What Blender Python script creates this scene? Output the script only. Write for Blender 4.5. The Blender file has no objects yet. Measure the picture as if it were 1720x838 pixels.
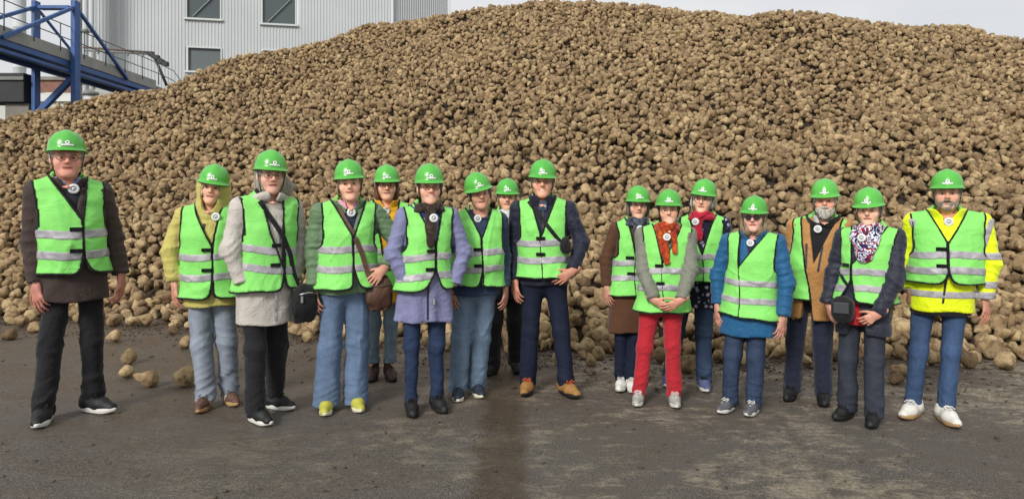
import bpy, math, random
import numpy as np
from mathutils import Vector, Matrix, Euler

R = math.radians
scene = bpy.context.scene
COL = scene.collection
# ------------------------------------------------------------------ camera, sky, sun, exposure
FPX, CAMH, YHOR = 1160.0, 1.42, 350.0          # focal length in photo pixels, eye height, horizon row
cam_data = bpy.data.cameras.new('camera')
cam = bpy.data.objects.new('camera', cam_data); COL.objects.link(cam)
cam.location = (0, 0, CAMH); cam.rotation_euler = (R(90), 0, 0)
cam_data.sensor_width = 36.0; cam_data.lens = 36.0 * FPX / 1720.0
cam_data.shift_y = -(419.0 - YHOR) / 1720.0
cam_data.clip_start = 0.1; cam_data.clip_end = 3000
scene.camera = cam

SUN_ELEV, SUN_AZ = R(33), R(208)               # azimuth measured clockwise from +Y: behind the camera, to the left
world = bpy.data.worlds.new('World'); scene.world = world; world.use_nodes = True
nt = world.node_tree; nt.nodes.clear()
w_out = nt.nodes.new('ShaderNodeOutputWorld'); w_bg = nt.nodes.new('ShaderNodeBackground')
sky = nt.nodes.new('ShaderNodeTexSky'); sky.sky_type = 'NISHITA'; sky.sun_disc = False
sky.sun_elevation = SUN_ELEV; sky.sun_rotation = SUN_AZ; sky.air_density = 1.0; sky.dust_density = 3.0
tc = nt.nodes.new('ShaderNodeTexCoord'); mp = nt.nodes.new('ShaderNodeMapping'); mp.inputs['Scale'].default_value = (1.0, 1.0, 2.6)
ns = nt.nodes.new('ShaderNodeTexNoise'); ns.inputs['Scale'].default_value = 2.6; ns.inputs['Detail'].default_value = 7; ns.inputs['Roughness'].default_value = 0.55
rp = nt.nodes.new('ShaderNodeValToRGB')
rp.color_ramp.elements[0].position = 0.30; rp.color_ramp.elements[0].color = (8.7, 8.9, 9.2, 1)
rp.color_ramp.elements[1].position = 0.66; rp.color_ramp.elements[1].color = (10.6, 10.6, 10.6, 1)
mx = nt.nodes.new('ShaderNodeMix'); mx.data_type = 'RGBA'; mx.inputs['Factor'].default_value = 0.90   # an overcast layer over the clear sky
nt.links.new(tc.outputs['Generated'], mp.inputs['Vector']); nt.links.new(mp.outputs['Vector'], ns.inputs['Vector'])
nt.links.new(ns.outputs['Fac'], rp.inputs['Fac']); nt.links.new(sky.outputs['Color'], mx.inputs['A']); nt.links.new(rp.outputs['Color'], mx.inputs['B'])
nt.links.new(mx.outputs['Result'], w_bg.inputs['Color']); nt.links.new(w_bg.outputs['Background'], w_out.inputs['Surface'])
w_bg.inputs['Strength'].default_value = 0.076

sun_data = bpy.data.lights.new('sun', 'SUN'); sun = bpy.data.objects.new('sun', sun_data); COL.objects.link(sun)
sun_data.energy = 2.7; sun_data.angle = R(15); sun_data.color = (1.0, 0.97, 0.92)
sd = Vector((math.sin(SUN_AZ) * math.cos(SUN_ELEV), math.cos(SUN_AZ) * math.cos(SUN_ELEV), math.sin(SUN_ELEV)))
sun.rotation_euler = sd.to_track_quat('Z', 'Y').to_euler(); sun.location = sd * 40
vs = scene.view_settings; vs.view_transform = 'Standard'; vs.look = 'None'; vs.exposure = 0.16; vs.gamma = 1.0; vs.use_curve_mapping = False

# ------------------------------------------------------------------ helpers
def srgb(r, g, b):
    f = lambda c: (c / 255 / 12.92) if c / 255 <= 0.04045 else ((c / 255 + 0.055) / 1.055) ** 2.4
    return (f(r), f(g), f(b))

def px(x, y, d):
    """a point that stands at depth d (metres in front of the camera) for a measured photo position"""
    return Vector(((x - 860.0) / FPX * d, d, CAMH + (YHOR - y) / FPX * d))

def gnd(x, y):
    d = FPX * CAMH / (y - YHOR)
    return Vector(((x - 860.0) / FPX * d, d, 0.0))

def np_mesh(name, V, F, smooth=True):
    me = bpy.data.meshes.new(name)
    V = np.asarray(V, dtype=np.float32).reshape(-1, 3); F = np.asarray(F, dtype=np.int32)
    k = F.shape[1]
    me.vertices.add(len(V)); me.vertices.foreach_set('co', V.ravel())
    me.loops.add(F.size); me.loops.foreach_set('vertex_index', F.ravel())
    me.polygons.add(len(F)); me.polygons.foreach_set('loop_start', np.arange(0, F.size, k, dtype=np.int32))
    me.update(calc_edges=True)
    if smooth: me.polygons.foreach_set('use_smooth', np.ones(len(F), dtype=bool))
    return me

def link(name, me, mat=None, parent=None):
    o = bpy.data.objects.new(name, me); COL.objects.link(o)
    if mat is not None and me is not None and len(me.materials) == 0: me.materials.append(mat)
    if parent is not None: o.parent = parent
    return o

def empty(name, loc=(0, 0, 0), rz=0, sc=1):
    o = bpy.data.objects.new(name, None); COL.objects.link(o); o.empty_display_size = 0.2
    o.location = loc; o.rotation_euler = (0, 0, rz); o.scale = (sc, sc, sc)
    return o

def tag(o, label=None, cat=None, group=None, kind=None):
    if label: o['label'] = label
    if cat: o['category'] = cat
    if group: o['group'] = group
    if kind: o['kind'] = kind
    return o

class MB:
    """collects polygons of any size into one mesh"""
    def __init__(s): s.v = []; s.f = []
    def add(s, vs, fs):
        b = len(s.v); s.v += [tuple(v) for v in vs]; s.f += [tuple(i + b for i in f) for f in fs]; return s
    def box(s, lo, hi, M=None):
        x0, y0, z0 = lo; x1, y1, z1 = hi
        vs = [Vector(p) for p in ((x0,y0,z0),(x1,y0,z0),(x1,y1,z0),(x0,y1,z0),(x0,y0,z1),(x1,y0,z1),(x1,y1,z1),(x0,y1,z1))]
        if M is not None: vs = [M @ v for v in vs]
        return s.add(vs, ((0,3,2,1),(4,5,6,7),(0,1,5,4),(1,2,6,5),(2,3,7,6),(3,0,4,7)))
    def bar(s, a, b, w, h, up=(0, 0, 1)):
        a = Vector(a); b = Vector(b); d = (b - a); L = d.length; d.normalize()
        x = d.cross(Vector(up))
        if x.length < 1e-4: x = d.cross(Vector((1, 0, 0)))
        x.normalize(); u = x.cross(d)
        M = Matrix((x, d, u)).transposed().to_4x4(); M.translation = a
        return s.box((-w/2, 0, -h/2), (w/2, L, h/2), M)
    def tube(s, pts, r, n=8, caps=True):
        pts = [Vector(p) for p in pts]; rs = r if isinstance(r, (list, tuple)) else [r] * len(pts)
        b = len(s.v); prev = None
        for i, p in enumerate(pts):
            d = (pts[min(i+1, len(pts)-1)] - pts[max(i-1, 0)]).normalized()
            if prev is None:
                x = d.cross(Vector((0, 0, 1)))
                if x.length < 1e-3: x = d.cross(Vector((1, 0, 0)))
            else: x = prev - d * prev.dot(d)
            x.normalize(); prev = x; y = d.cross(x)
            for k in range(n):
                a = 2 * math.pi * k / n
                s.v.append(tuple(p + (x * math.cos(a) + y * math.sin(a)) * rs[i]))
        for i in range(len(pts) - 1):
            for k in range(n):
                k2 = (k + 1) % n
                s.f.append((b+i*n+k, b+i*n+k2, b+(i+1)*n+k2, b+(i+1)*n+k))
        if caps:
            s.f.append(tuple(b + k for k in reversed(range(n)))); e = b + (len(pts)-1)*n
            s.f.append(tuple(e + k for k in range(n)))
        return s
    def build(s, name, mat, parent=None, smooth=False, bevel=0):
        me = bpy.data.meshes.new(name); me.from_pydata(s.v, [], s.f); me.update()
        if smooth:
            for p in me.polygons: p.use_smooth = True
        o = link(name, me, mat, parent)
        if bevel:
            m = o.modifiers.new('bevel', 'BEVEL'); m.width = bevel; m.segments = 2; m.limit_method = 'ANGLE'
        return o

MATS = {}
def node_mat(name):
    m = bpy.data.materials.new(name); m.use_nodes = True; t = m.node_tree; b = t.nodes['Principled BSDF']; MATS[name] = m
    return m, t, b

def N(t, kind, **kw):
    n = t.nodes.new(kind)
    for k, v in kw.items():
        if k in n.inputs: n.inputs[k].default_value = v
        else: setattr(n, k, v)
    return n

def ramp(t, fac, stops):
    r = t.nodes.new('ShaderNodeValToRGB'); e = r.color_ramp.elements
    while len(e) < len(stops): e.new(0.5)
    for i, (p, c) in enumerate(stops):
        e[i].position = p; e[i].color = (*c, 1) if len(c) == 3 else c
    t.links.new(fac, r.inputs['Fac']); return r.outputs['Color']

def mixc(t, fac, a, b, mode='MIX'):
    m = t.nodes.new('ShaderNodeMix'); m.data_type = 'RGBA'; m.blend_type = mode
    for sock, val in ((m.inputs['Factor'], fac), (m.inputs['A'], a), (m.inputs['B'], b)):
        if hasattr(val, 'is_linked') or hasattr(val, 'links'): t.links.new(val, sock)
        elif isinstance(val, (int, float)): sock.default_value = val
        else: sock.default_value = (*val, 1)
    return m.outputs['Result']

def simple(name, col, rough=0.6, var=0.12, vscale=6.0, bump=0.0, bscale=40.0, metallic=0.0, spec=0.4, coat=0.0):
    """plain paint/plastic/cloth with gentle colour variation and fine relief in object space"""
    if name in MATS: return MATS[name]
    m, t, b = node_mat(name)
    co = N(t, 'ShaderNodeTexCoord').outputs['Object']
    n = N(t, 'ShaderNodeTexNoise', Scale=vscale, Detail=5.0, Roughness=0.6); t.links.new(co, n.inputs['Vector'])
    c = ramp(t, n.outputs['Fac'], [(0.3, tuple(x * (1 - var) for x in col)), (0.7, tuple(min(1, x * (1 + var)) for x in col))])
    t.links.new(c, b.inputs['Base Color'])
    b.inputs['Roughness'].default_value = rough; b.inputs['Metallic'].default_value = metallic
    b.inputs['Specular IOR Level'].default_value = spec; b.inputs['Coat Weight'].default_value = coat
    if bump:
        n2 = N(t, 'ShaderNodeTexNoise', Scale=bscale, Detail=4.0); t.links.new(co, n2.inputs['Vector'])
        bp = N(t, 'ShaderNodeBump', Strength=bump, Distance=0.01); t.links.new(n2.outputs['Fac'], bp.inputs['Height']); t.links.new(bp.outputs['Normal'], b.inputs['Normal'])
    return m

rng = np.random.default_rng(7)
random.seed(11)

def sines(seed, n=6):
    g = np.random.default_rng(seed); k = g.normal(size=(n, 3)); k /= np.linalg.norm(k, axis=1)[:, None]
    return k * g.uniform(.7, 1.5, (n, 1)), g.uniform(0, 6.28, n)
def fold(x, y, z, seed, freq, sx=1.0, sz=1.0):
    """smooth wandering folds, about -1..1"""
    k, ph = sines(seed); o = np.zeros_like(x); w = np.zeros_like(x)
    for i in range(6):
        a = (k[i, 0] * x * sx + k[i, 1] * y * sx + k[i, 2] * z * sz) * freq + ph[i] + w * 1.3
        w = np.sin(a); o = o + w
    return o / 3.5

# ------------------------------------------------------------------ ground
m, t, b = node_mat('yard_asphalt')
co = N(t, 'ShaderNodeTexCoord').outputs['Object']
sep = N(t, 'ShaderNodeSeparateXYZ'); t.links.new(co, sep.inputs['Vector'])
def noise(scale, detail=6.0, rough=0.6, sc=(1, 1, 1), dist=0.0, src=None):
    mpn = N(t, 'ShaderNodeMapping'); mpn.inputs['Scale'].default_value = sc; t.links.new(src or co, mpn.inputs['Vector'])
    n = N(t, 'ShaderNodeTexNoise', Scale=scale, Detail=detail, Roughness=rough, Distortion=dist); t.links.new(mpn.outputs['Vector'], n.inputs['Vector'])
    return n.outputs['Fac']
def mathn(op, a, bb=0.0, clamp=False):
    n = t.nodes.new('ShaderNodeMath'); n.operation = op; n.use_clamp = clamp
    for s_, v_ in ((n.inputs[0], a), (n.inputs[1], bb)):
        if isinstance(v_, (int, float)): s_.default_value = v_
        else: t.links.new(v_, s_)
    return n.outputs[0]
def mrange(v, a, b_, c=0.0, d=1.0):
    n = N(t, 'ShaderNodeMapRange'); n.inputs['From Min'].default_value = a; n.inputs['From Max'].default_value = b_
    n.inputs['To Min'].default_value = c; n.inputs['To Max'].default_value = d; t.links.new(v, n.inputs['Value']); return n.outputs['Result']
speck = noise(150, 4, 0.8)
grit = noise(48, 8, 0.85)
patch = noise(1.1, 8, 0.68, (0.8, 1.3, 1), 1.0)
streak = noise(5.5, 12, 0.82, (0.8, 1.35, 1), 0.15)
asph = ramp(t, speck, [(0.34, srgb(38, 36, 35)), (0.5, srgb(78, 74, 69)), (0.64, srgb(150, 142, 131))])
mudc = ramp(t, grit, [(0.34, srgb(50, 43, 36)), (0.66, srgb(112, 98, 82))])
dryc = ramp(t, grit, [(0.36, srgb(80, 72, 61)), (0.64, srgb(190, 176, 152))])
# the yard is dry and scuffed towards the right and front, wet and smooth on the left
side = mrange(mathn('ADD', sep.outputs['X'], mathn('MULTIPLY', patch, 2.2)), -1.4, 1.9)
muddy = mrange(mathn('ADD', patch, mathn('MULTIPLY', mrange(sep.outputs['Y'], 4.2, 8.0), 0.55)), 0.45, 0.80)
c1 = mixc(t, muddy, asph, mudc)
dry = mathn('MULTIPLY', mrange(mathn('ADD', streak, mathn('MULTIPLY', mathn('SUBTRACT', noise(0.9, 5, 0.6), 0.5), 0.55)), 0.50, 0.62), mrange(side, 0.0, 1.0, 0.06, 0.85), True)
c2 = mixc(t, dry, c1, dryc)
# wet strip that drains straight away from the camera
xw = mathn('ADD', sep.outputs['X'], mathn('MULTIPLY', mathn('SUBTRACT', noise(4.0, 10, 0.75), 0.5), 0.34))
strip = mathn('MULTIPLY', mrange(xw, -0.25, -0.17), mrange(xw, 0.13, 0.03), True)
wetc = ramp(t, speck, [(0.36, srgb(34, 28, 22)), (0.64, srgb(102, 85, 64))])
c3 = mixc(t, mathn('MULTIPLY', strip, 0.60), c2, wetc)
# a tarred joint running off to the right
jx = mathn('SUBTRACT', sep.outputs['X'], mathn('ADD', mathn('MULTIPLY', sep.outputs['Y'], 0.155), 1.09))
joint = mathn('MULTIPLY', mrange(mathn('ABSOLUTE', mathn('ADD', jx, mathn('MULTIPLY', mathn('SUBTRACT', noise(6, 3), 0.5), 0.07))), 0.05, 0.012), mrange(sep.outputs['Y'], 5.2, 4.6), True)
c4 = mixc(t, mathn('MULTIPLY', joint, 0.32), c3, srgb(50, 46, 42))
t.links.new(c4, b.inputs['Base Color'])
wet = mathn('MAXIMUM', strip, mathn('MULTIPLY', mrange(side, 0.75, 0.1), mrange(noise(1.7, 5, 0.6), 0.36, 0.55)))
rough = mathn('ADD', mrange(wet, 0, 1, 0.80, 0.26), mathn('MULTIPLY', mathn('SUBTRACT', grit, 0.5), 0.3), True)
t.links.new(rough, b.inputs['Roughness'])
hgt = mathn('ADD', mathn('ADD', mathn('MULTIPLY', speck, 0.35), mathn('MULTIPLY', grit, 0.8)), mathn('ADD', mathn('MULTIPLY', streak, 1.5), mathn('MULTIPLY', muddy, 0.8)))
bp = N(t, 'ShaderNodeBump', Strength=0.85, Distance=0.012); t.links.new(hgt, bp.inputs['Height']); t.links.new(bp.outputs['Normal'], b.inputs['Normal'])
gx = np.concatenate([[-600, -150, -40], np.linspace(-14, 14, 113), [40, 150, 600]]); gy = np.concatenate([[-300, -40], np.linspace(0, 20, 81), [60, 200, 900]])
GX, GY = np.meshgrid(gx, gy, indexing='ij'); GZ = np.where((np.abs(GX) < 14) & (GY < 20) & (GY > 0), 0.006 * fold(GX, GY, GX * 0, 5, 1.9) - 0.004, 0.0)
idx = np.arange(GX.size).reshape(GX.shape)
Q = np.stack([idx[:-1, :-1], idx[1:, :-1], idx[1:, 1:], idx[:-1, 1:]], -1).reshape(-1, 4)
ground = link('yard_ground', np_mesh('yard_ground', np.stack([GX, GY, GZ], -1), Q), m); tag(ground, kind='structure')

# ------------------------------------------------------------------ beet heap
XS = np.array([-16, -7, -4.7, -3.2, -1, .5, 2.5, 4.5, 7, 16.]); Y0S = np.array([9.8, 9.2, 8.7, 8.3, 7.4, 6.9, 6.6, 6.5, 6.6, 7.6])
KX = np.linspace(-16, 16, 33)
KZ = np.array([3.97, 3.57, 3.08, 3.06, 3.28, 3.5, 3.71, 4.01, 4.14, 5.38, 5.55, 5.95, 6.61, 6.6, 6.71, 6.79, 6.71, 6.8, 6.75, 6.51, 6.32, 6.15, 5.97, 5.84, 5.76, 5.75, 5.66, 5.43, 5.19, 5.01, 5.01, 5.0, 5.0])
def heap(X, Y, lumps=True):
    y0 = np.interp(X, XS, Y0S)
    if lumps: y0 = y0 + 0.16 * fold(X, Y * 0, X * 0, 31, 2.6)
    zc = np.interp(X, KX, KZ); a = .62 * (Y - y0); bk = zc - .3 * (Y - y0 - zc / .62)
    h = np.clip(.5 + .5 * (bk - a) / .7, 0, 1)
    z = bk * (1 - h) + a * h - .7 * h * (1 - h)
    if lumps: z = z + np.clip(z, 0, 1) * 0.13 * fold(X, Y, X * 0, 33, 1.5)
    return z
def crest_y(X): return np.interp(X, XS, Y0S) + np.interp(X, KX, KZ) / .62

m, t, b = node_mat('heap_soil_shade')
co = N(t, 'ShaderNodeTexCoord').outputs['Object']
n_ = N(t, 'ShaderNodeTexNoise', Scale=9.0, Detail=8.0); t.links.new(co, n_.inputs['Vector'])
t.links.new(ramp(t, n_.outputs['Fac'], [(0.3, srgb(36, 29, 22)), (0.7, srgb(66, 54, 40))]), b.inputs['Base Color']); b.inputs['Roughness'].default_value = 0.95  # soil tone kept dark to paint deeper shade into the gaps between beets
hx = np.linspace(-19, 19, 191); hy = np.linspace(6.2, 26, 120)
HX, HY = np.meshgrid(hx, hy, indexing='ij'); HZ = np.maximum(heap(HX, HY) - 0.09, -0.05)
idx = np.arange(HX.size).reshape(HX.shape); Q = np.stack([idx[:-1, :-1], idx[1:, :-1], idx[1:, 1:], idx[:-1, 1:]], -1).reshape(-1, 4)
core = link('heap_soil_shade', np_mesh('heap_soil_shade', np.stack([HX, HY, HZ], -1), Q), m); tag(core, kind='structure')

m, t, b = node_mat('beet_skin')
co = N(t, 'ShaderNodeTexCoord').outputs['Object']; oi = N(t, 'ShaderNodeObjectInfo')
vadd = N(t, 'ShaderNodeVectorMath', operation='ADD'); t.links.new(co, vadd.inputs[0]); comb = N(t, 'ShaderNodeCombineXYZ')
rm = mathn('MULTIPLY', oi.outputs['Random'], 37.0); t.links.new(rm, comb.inputs['X']); t.links.new(rm, comb.inputs['Z']); t.links.new(comb.outputs['Vector'], vadd.inputs[1])
cc = vadd.outputs['Vector']
skin = ramp(t, oi.outputs['Random'], [(0.0, srgb(108, 88, 65)), (0.25, srgb(172, 147, 110)), (0.5, srgb(140, 115, 86)), (0.75, srgb(194, 169, 128)), (1.0, srgb(132, 111, 86))])
mottle = noise(16, 8, 0.7, src=cc); fine = noise(60, 6, 0.75, src=cc)
soil = ramp(t, fine, [(0.3, srgb(76, 60, 42)), (0.75, srgb(120, 98, 71))])
c1 = mixc(t, mrange(mottle, 0.46, 0.66), skin, soil)
c1 = mixc(t, mrange(fine, 0.56, 0.74), c1, srgb(196, 174, 136))
at = N(t, 'ShaderNodeAttribute', attribute_name='scar')
c1 = mixc(t, mathn('MULTIPLY', at.outputs['Fac'], mrange(mottle, 0.62, 0.45, 0.1, 0.8)), c1, srgb(188, 172, 128))
t.links.new(c1, b.inputs['Base Color']); b.inputs['Roughness'].default_value = 0.85; b.inputs['Specular IOR Level'].default_value = 0.25
hh = mathn('ADD', mathn('MULTIPLY', mottle, 1.0), mathn('MULTIPLY', fine, 0.5))
bp = N(t, 'ShaderNodeBump', Strength=1.0, Distance=0.02); t.links.new(hh, bp.inputs['Height']); t.links.new(bp.outputs['Normal'], b.inputs['Normal'])
BEET = m

def ico(sub):
    import bmesh
    bm = bmesh.new(); bmesh.ops.create_icosphere(bm, subdivisions=sub, radius=1.0)
    V = np.array([v.co[:] for v in bm.verts]); F = np.array([[v.index for v in f.verts] for f in bm.faces]); bm.free(); return V, F
IV, IF = ico(3)
def beet_mesh(seed):
    g = np.random.default_rng(seed); V = IV.copy()
    u = V[:, 2]                                              # +1 crown, -1 tail
    L = g.uniform(0.8, 1.22); tail = g.uniform(0.15, 1.0); fat = g.uniform(0.82, 1.1)
    rad = np.sqrt(np.maximum(1 - u * u, 0)); ang = np.arctan2(V[:, 1], V[:, 0])
    shrink = np.where(u < 0, 1 - tail * np.abs(u) ** 1.3 * 0.55, 1.0)
    sq = g.uniform(0.68, 1.0)
    x = rad * np.cos(ang) * shrink * fat; y = rad * np.sin(ang) * shrink * fat * sq
    z = np.where(u > 0, u * 0.78, u * (L + 0.75 * tail * np.abs(u) ** 2.2))
    bend = g.normal(0, 0.12, 2); zz = np.clip(-z, 0, None) ** 2; x = x + bend[0] * zz; y = y + bend[1] * zz
    cut = 0.56 + g.uniform(-.1, .14); tilt = g.normal(0, .18, 2); zc = cut + tilt[0] * x + tilt[1] * y
    scar = (z > zc - 0.02).astype(np.float32) * (0.9 if g.random() < .42 else 0.15); z = np.where(z > zc, zc + (z - zc) * 0.12, z)
    d = 1 + 0.13 * fold(x, y, z, seed + 100, 2.9) + 0.075 * (np.abs(fold(x, y, z, seed + 200, 5.5)) - .4) * 1.6 + 0.04 * fold(x, y, z, seed + 300, 13)
    gr = g.uniform(0, 6.28); gd = np.exp(-(np.angle(np.exp(1j * (ang - gr))) / .22) ** 2) + np.exp(-(np.angle(np.exp(1j * (ang - gr + 3.1))) / .22) ** 2)
    d = d - 0.15 * gd * np.exp(-((u + .2) / .55) ** 2)
    P = np.stack([x * d, y * d, z * (0.4 + 0.6 * d)], -1) * 0.068
    P -= P.mean(0)
    me = np_mesh('sugar_beet', P, IF); a = me.attributes.new('scar', 'FLOAT', 'POINT'); a.data.foreach_set('value', scar); me.materials.append(BEET)
    return me
BEETS = [beet_mesh(40 + i) for i in range(16)]

# candidate resting places: a jittered close packing over the face, a loose second layer on top
def scatter(ncand, r_toe, r_top, seed):
    g = np.random.default_rng(seed); c = np.stack([g.uniform(-18.5, 18.5, ncand), g.uniform(6.1, 21.5, ncand)], -1)
    u = 860 + c[:, 0] / c[:, 1] * FPX; c = c[(u > -620) & (u < 2320) & (c[:, 1] < crest_y(c[:, 0]) + 1.6) & (c[:, 1] > np.interp(c[:, 0], XS, Y0S) - .3)]
    q = c * np.array([1, 1.18]); cell = {}; out = []; rmin = r_toe; rr2 = (np.interp(heap(c[:, 0], c[:, 1]), [.3, 2.6], [r_toe, r_top]) ** 2).tolist(); ij = np.floor(q / rmin).astype(int).tolist(); ql = q.tolist()
    for k, ((i, j), (x_, y_), r2) in enumerate(zip(ij, ql, rr2)):
        ok_ = True
        for a_ in (i - 1, i, i + 1):
            for b_ in (j - 1, j, j + 1):
                for (px_, py_) in cell.get((a_, b_), ()):
                    if (px_ - x_) ** 2 + (py_ - y_) ** 2 < r2: ok_ = False; break
                if not ok_: break
            if not ok_: break
        if ok_: cell.setdefault((i, j), []).append((x_, y_)); out.append(k)
    return c[out]
pts = scatter(225000, 0.100, 0.081, 5)
lift = rng.normal(0, 0.030, len(pts))
top = scatter(50000, 0.158, 0.122, 6)
pts = np.concatenate([pts, top]); lift = np.concatenate([lift, rng.uniform(0.04, 0.085, len(top))])
z = heap(pts[:, 0], pts[:, 1]); ok = (z > 0.0) & (pts[:, 1] < crest_y(pts[:, 0]) + 1.6)
imx = 860 + pts[:, 0] / pts[:, 1] * FPX; ok &= (imx > -620) & (imx < 2320)
pts, z, lift = pts[ok], z[ok], lift[ok]
n = len(pts); dist = pts[:, 1]
scl = np.clip(rng.normal(1.0, 0.19, n), 0.6, 1.55) * np.interp(z, [.2, 2.6], [1.03, .84])
BP = np.stack([pts[:, 0], pts[:, 1] - 0.45 * lift, z + 0.86 * lift - 0.005], -1)
BP[:, 2] = np.maximum(BP[:, 2], 0.052 * scl)
BR = rng.uniform(0, 2 * math.pi, (n, 3)); BI = rng.integers(0, len(BEETS), n)
# a thin skirt of strays that rolled off the foot
sx = rng.uniform(-9.5, 9, 420); so = np.abs(rng.normal(0, 0.30, 420)); sy = np.interp(sx, XS, Y0S) - so + 0.05
keep = []
for i in range(420):
    if all((sx[i]-sx[k])**2 + (sy[i]-sy[k])**2 > 0.15**2 for k in keep): keep.append(i)
sx, sy = sx[keep], sy[keep]; ss = np.clip(rng.normal(1.08, 0.16, len(sx)), .7, 1.5)
BOXES = [(20,218,220,712),(270,400,276,690),(370,515,252,715),(507,650,268,693),(620,690,277,640),(648,780,275,698),(758,850,288,672),(820,880,300,630),
         (846,983,268,665),(1010,1094,312,660),(1060,1172,318,683),(1110,1228,301,655),(1195,1332,328,698),(1320,1430,301,685),(1380,1530,315,715),(1515,1677,285,720)]
def in_view(P):
    u = 860 + P[:, 0] / P[:, 1] * FPX; v = YHOR + (CAMH - P[:, 2]) / P[:, 1] * FPX
    vis = (u > 4) & (u < 1716) & (v < 834)
    for x0, x1, y0, y1 in BOXES: vis &= ~((u > x0 + 6) & (u < x1 - 6) & (v > y0) & (v < y1))
    return vis
SP = np.stack([sx, sy, 0.062 * ss], -1)
ALLP = np.concatenate([SP, BP]); ALLS = np.concatenate([ss, scl]); ALLL = np.concatenate([np.ones(len(sx)) * .1, lift])
ALLR = np.concatenate([np.stack([R(90) + rng.normal(0, .5, len(sx)), rng.normal(0, .5, len(sx)), rng.uniform(0, 6.28, len(sx))], -1), BR])
ALLI = np.concatenate([rng.integers(0, len(BEETS), len(sx)), BI])
vis = in_view(ALLP) & (ALLL > -0.005)
score = np.where(vis, ALLS / ALLP[:, 1], 0)
N_IND = 276
order = np.argsort(-score)[:N_IND]; single = np.zeros(len(ALLP), bool); single[order] = True

def beet_obj(loc, rot, sc, mesh, label, group):
    o = link('sugar_beet', mesh); o.location = loc; o.rotation_euler = rot; o.scale = (sc, sc, sc)
    return tag(o, label, 'sugar beet', group)
for i in order:
    stray = i < len(SP)
    beet_obj(ALLP[i], ALLR[i], float(ALLS[i]), BEETS[int(ALLI[i])],
             'muddy brown sugar beet lying on the asphalt right at the foot of the heap' if stray else 'muddy brown sugar beet in the lowest courses of the heap',
             'beets strayed along the foot of the heap' if stray else 'beets in the lowest courses of the heap')
# beets that lie free on the yard, each where the photograph shows it
def lay_z(mesh, rot, sc):
    M = Euler(rot).to_matrix(); co = np.empty(len(mesh.vertices) * 3); mesh.vertices.foreach_get('co', co)
    return -float((co.reshape(-1, 3) @ np.array(M).T)[:, 2].min()) * sc
LOOSE = [
 (209, 614, 1.15, 3, (1.9, 0.5, 0.4), 'rounded sugar beet behind two smaller ones, between brown coat and yellow jacket'),
 (207, 637, 0.86, 5, (1.4, 0.2, 2.5), 'smallest of the three sugar beets grouped right of the person in brown coat'),
 (243, 652, 1.22, 1, (1.5, 0.3, 1.3), 'nearest broad sugar beet on wet asphalt right of the person in brown coat'),
 (306, 651, 1.34, 8, (1.75, 0.1, 1.35), 'pointed sugar beet lying beside the brown striped sneakers'),
 (188, 576, 0.98, 2, (1.6, 0, 1.6), 'single oval sugar beet just right of black trouser leg, nearer the heap'),
 (9, 572, 1.15, 6, (1.5, 0, 1.2), 'sugar beet cut by the left edge of the picture, nearest of that side'),
 (14, 546, 1.12, 7, (1.7, 0.2, 0.5), 'sugar beet near the left picture edge, behind the nearest one there'),
 (52, 559, 1.02, 8, (1.5, 0.3, 4.3), 'tapering sugar beet just left of the brown coat person'),
 (285, 563, 0.92, 9, (1.6, 0.2, 0.8), 'sugar beet on crumbly mud short of the heap, left of pale blue jeans'),
 (308, 586, 1.0, 10, (1.6, 0.4, 4.0), 'sugar beet half hidden by the left leg of pale blue jeans'),
 (503, 553, 1.25, 0, (1.5, 0.3, 1.8), 'sugar beet seen under the black shoulder bag'),
 (1007, 606, 1.02, 8, (1.4, 0.2, 5.4), 'sugar beet with pale broken tip beside the navy trousered walker'),
 (1161, 628, 1.20, 4, (1.7, 0.2, 0.6), 'big sugar beet seen between red trousers and blue sneakers'),
 (1512, 647, 0.92, 11, (1.5, 0.2, 2.2), 'small sugar beet on the ground left of the white sneakers'),
 (1520, 634, 0.98, 3, (1.6, 0.2, 1.0), 'sugar beet just behind the small one left of the white sneakers'),
 (1571, 616, 1.05, 2, (1.5, 0.4, 3.2), 'sugar beet seen between the two blue jeans legs at right'),
 (1697, 624, 1.18, 5, (1.5, 0.1, 2.9), 'round sugar beet lying alone at the right edge of the yard'),
 (1643, 612, 1.02, 9, (1.4, 0.3, 0.3), 'round sugar beet at the heap foot right of the yellow jacket wearer'),
]
for x, y, s_, mi, rot, lab in LOOSE:
    p = gnd(x, y); p.z = lay_z(BEETS[mi], rot, s_) - 0.004; p.y += 0.06
    beet_obj(p, rot, s_, BEETS[mi], lab, 'beets lying loose on the yard')

# everything farther up the heap: one mass, instanced on points
rest = ~single
pm = bpy.data.meshes.new('beet_heap'); pm.vertices.add(int(rest.sum())); pm.vertices.foreach_set('co', ALLP[rest].astype(np.float32).ravel())
a = pm.attributes.new('rot', 'FLOAT_VECTOR', 'POINT'); a.data.foreach_set('vector', ALLR[rest].astype(np.float32).ravel())
a = pm.attributes.new('scl', 'FLOAT', 'POINT'); a.data.foreach_set('value', ALLS[rest].astype(np.float32))
a = pm.attributes.new('idx', 'INT', 'POINT'); a.data.foreach_set('value', ALLI[rest].astype(np.int32))
pm.update()
hp = link('beet_heap', pm, BEET); tag(hp, 'huge heap of muddy brown sugar beets behind the people', 'beet heap', kind='stuff')
protos = [next(o for o in COL.objects if o.name.startswith('sugar_beet') and o.data is me) for me in BEETS if any(o.data is me for o in COL.objects)]
ng = bpy.data.node_groups.new('scatter_beets', 'GeometryNodeTree')
ng.interface.new_socket('Geometry', in_out='INPUT', socket_type='NodeSocketGeometry'); ng.interface.new_socket('Geometry', in_out='OUTPUT', socket_type='NodeSocketGeometry')
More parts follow.
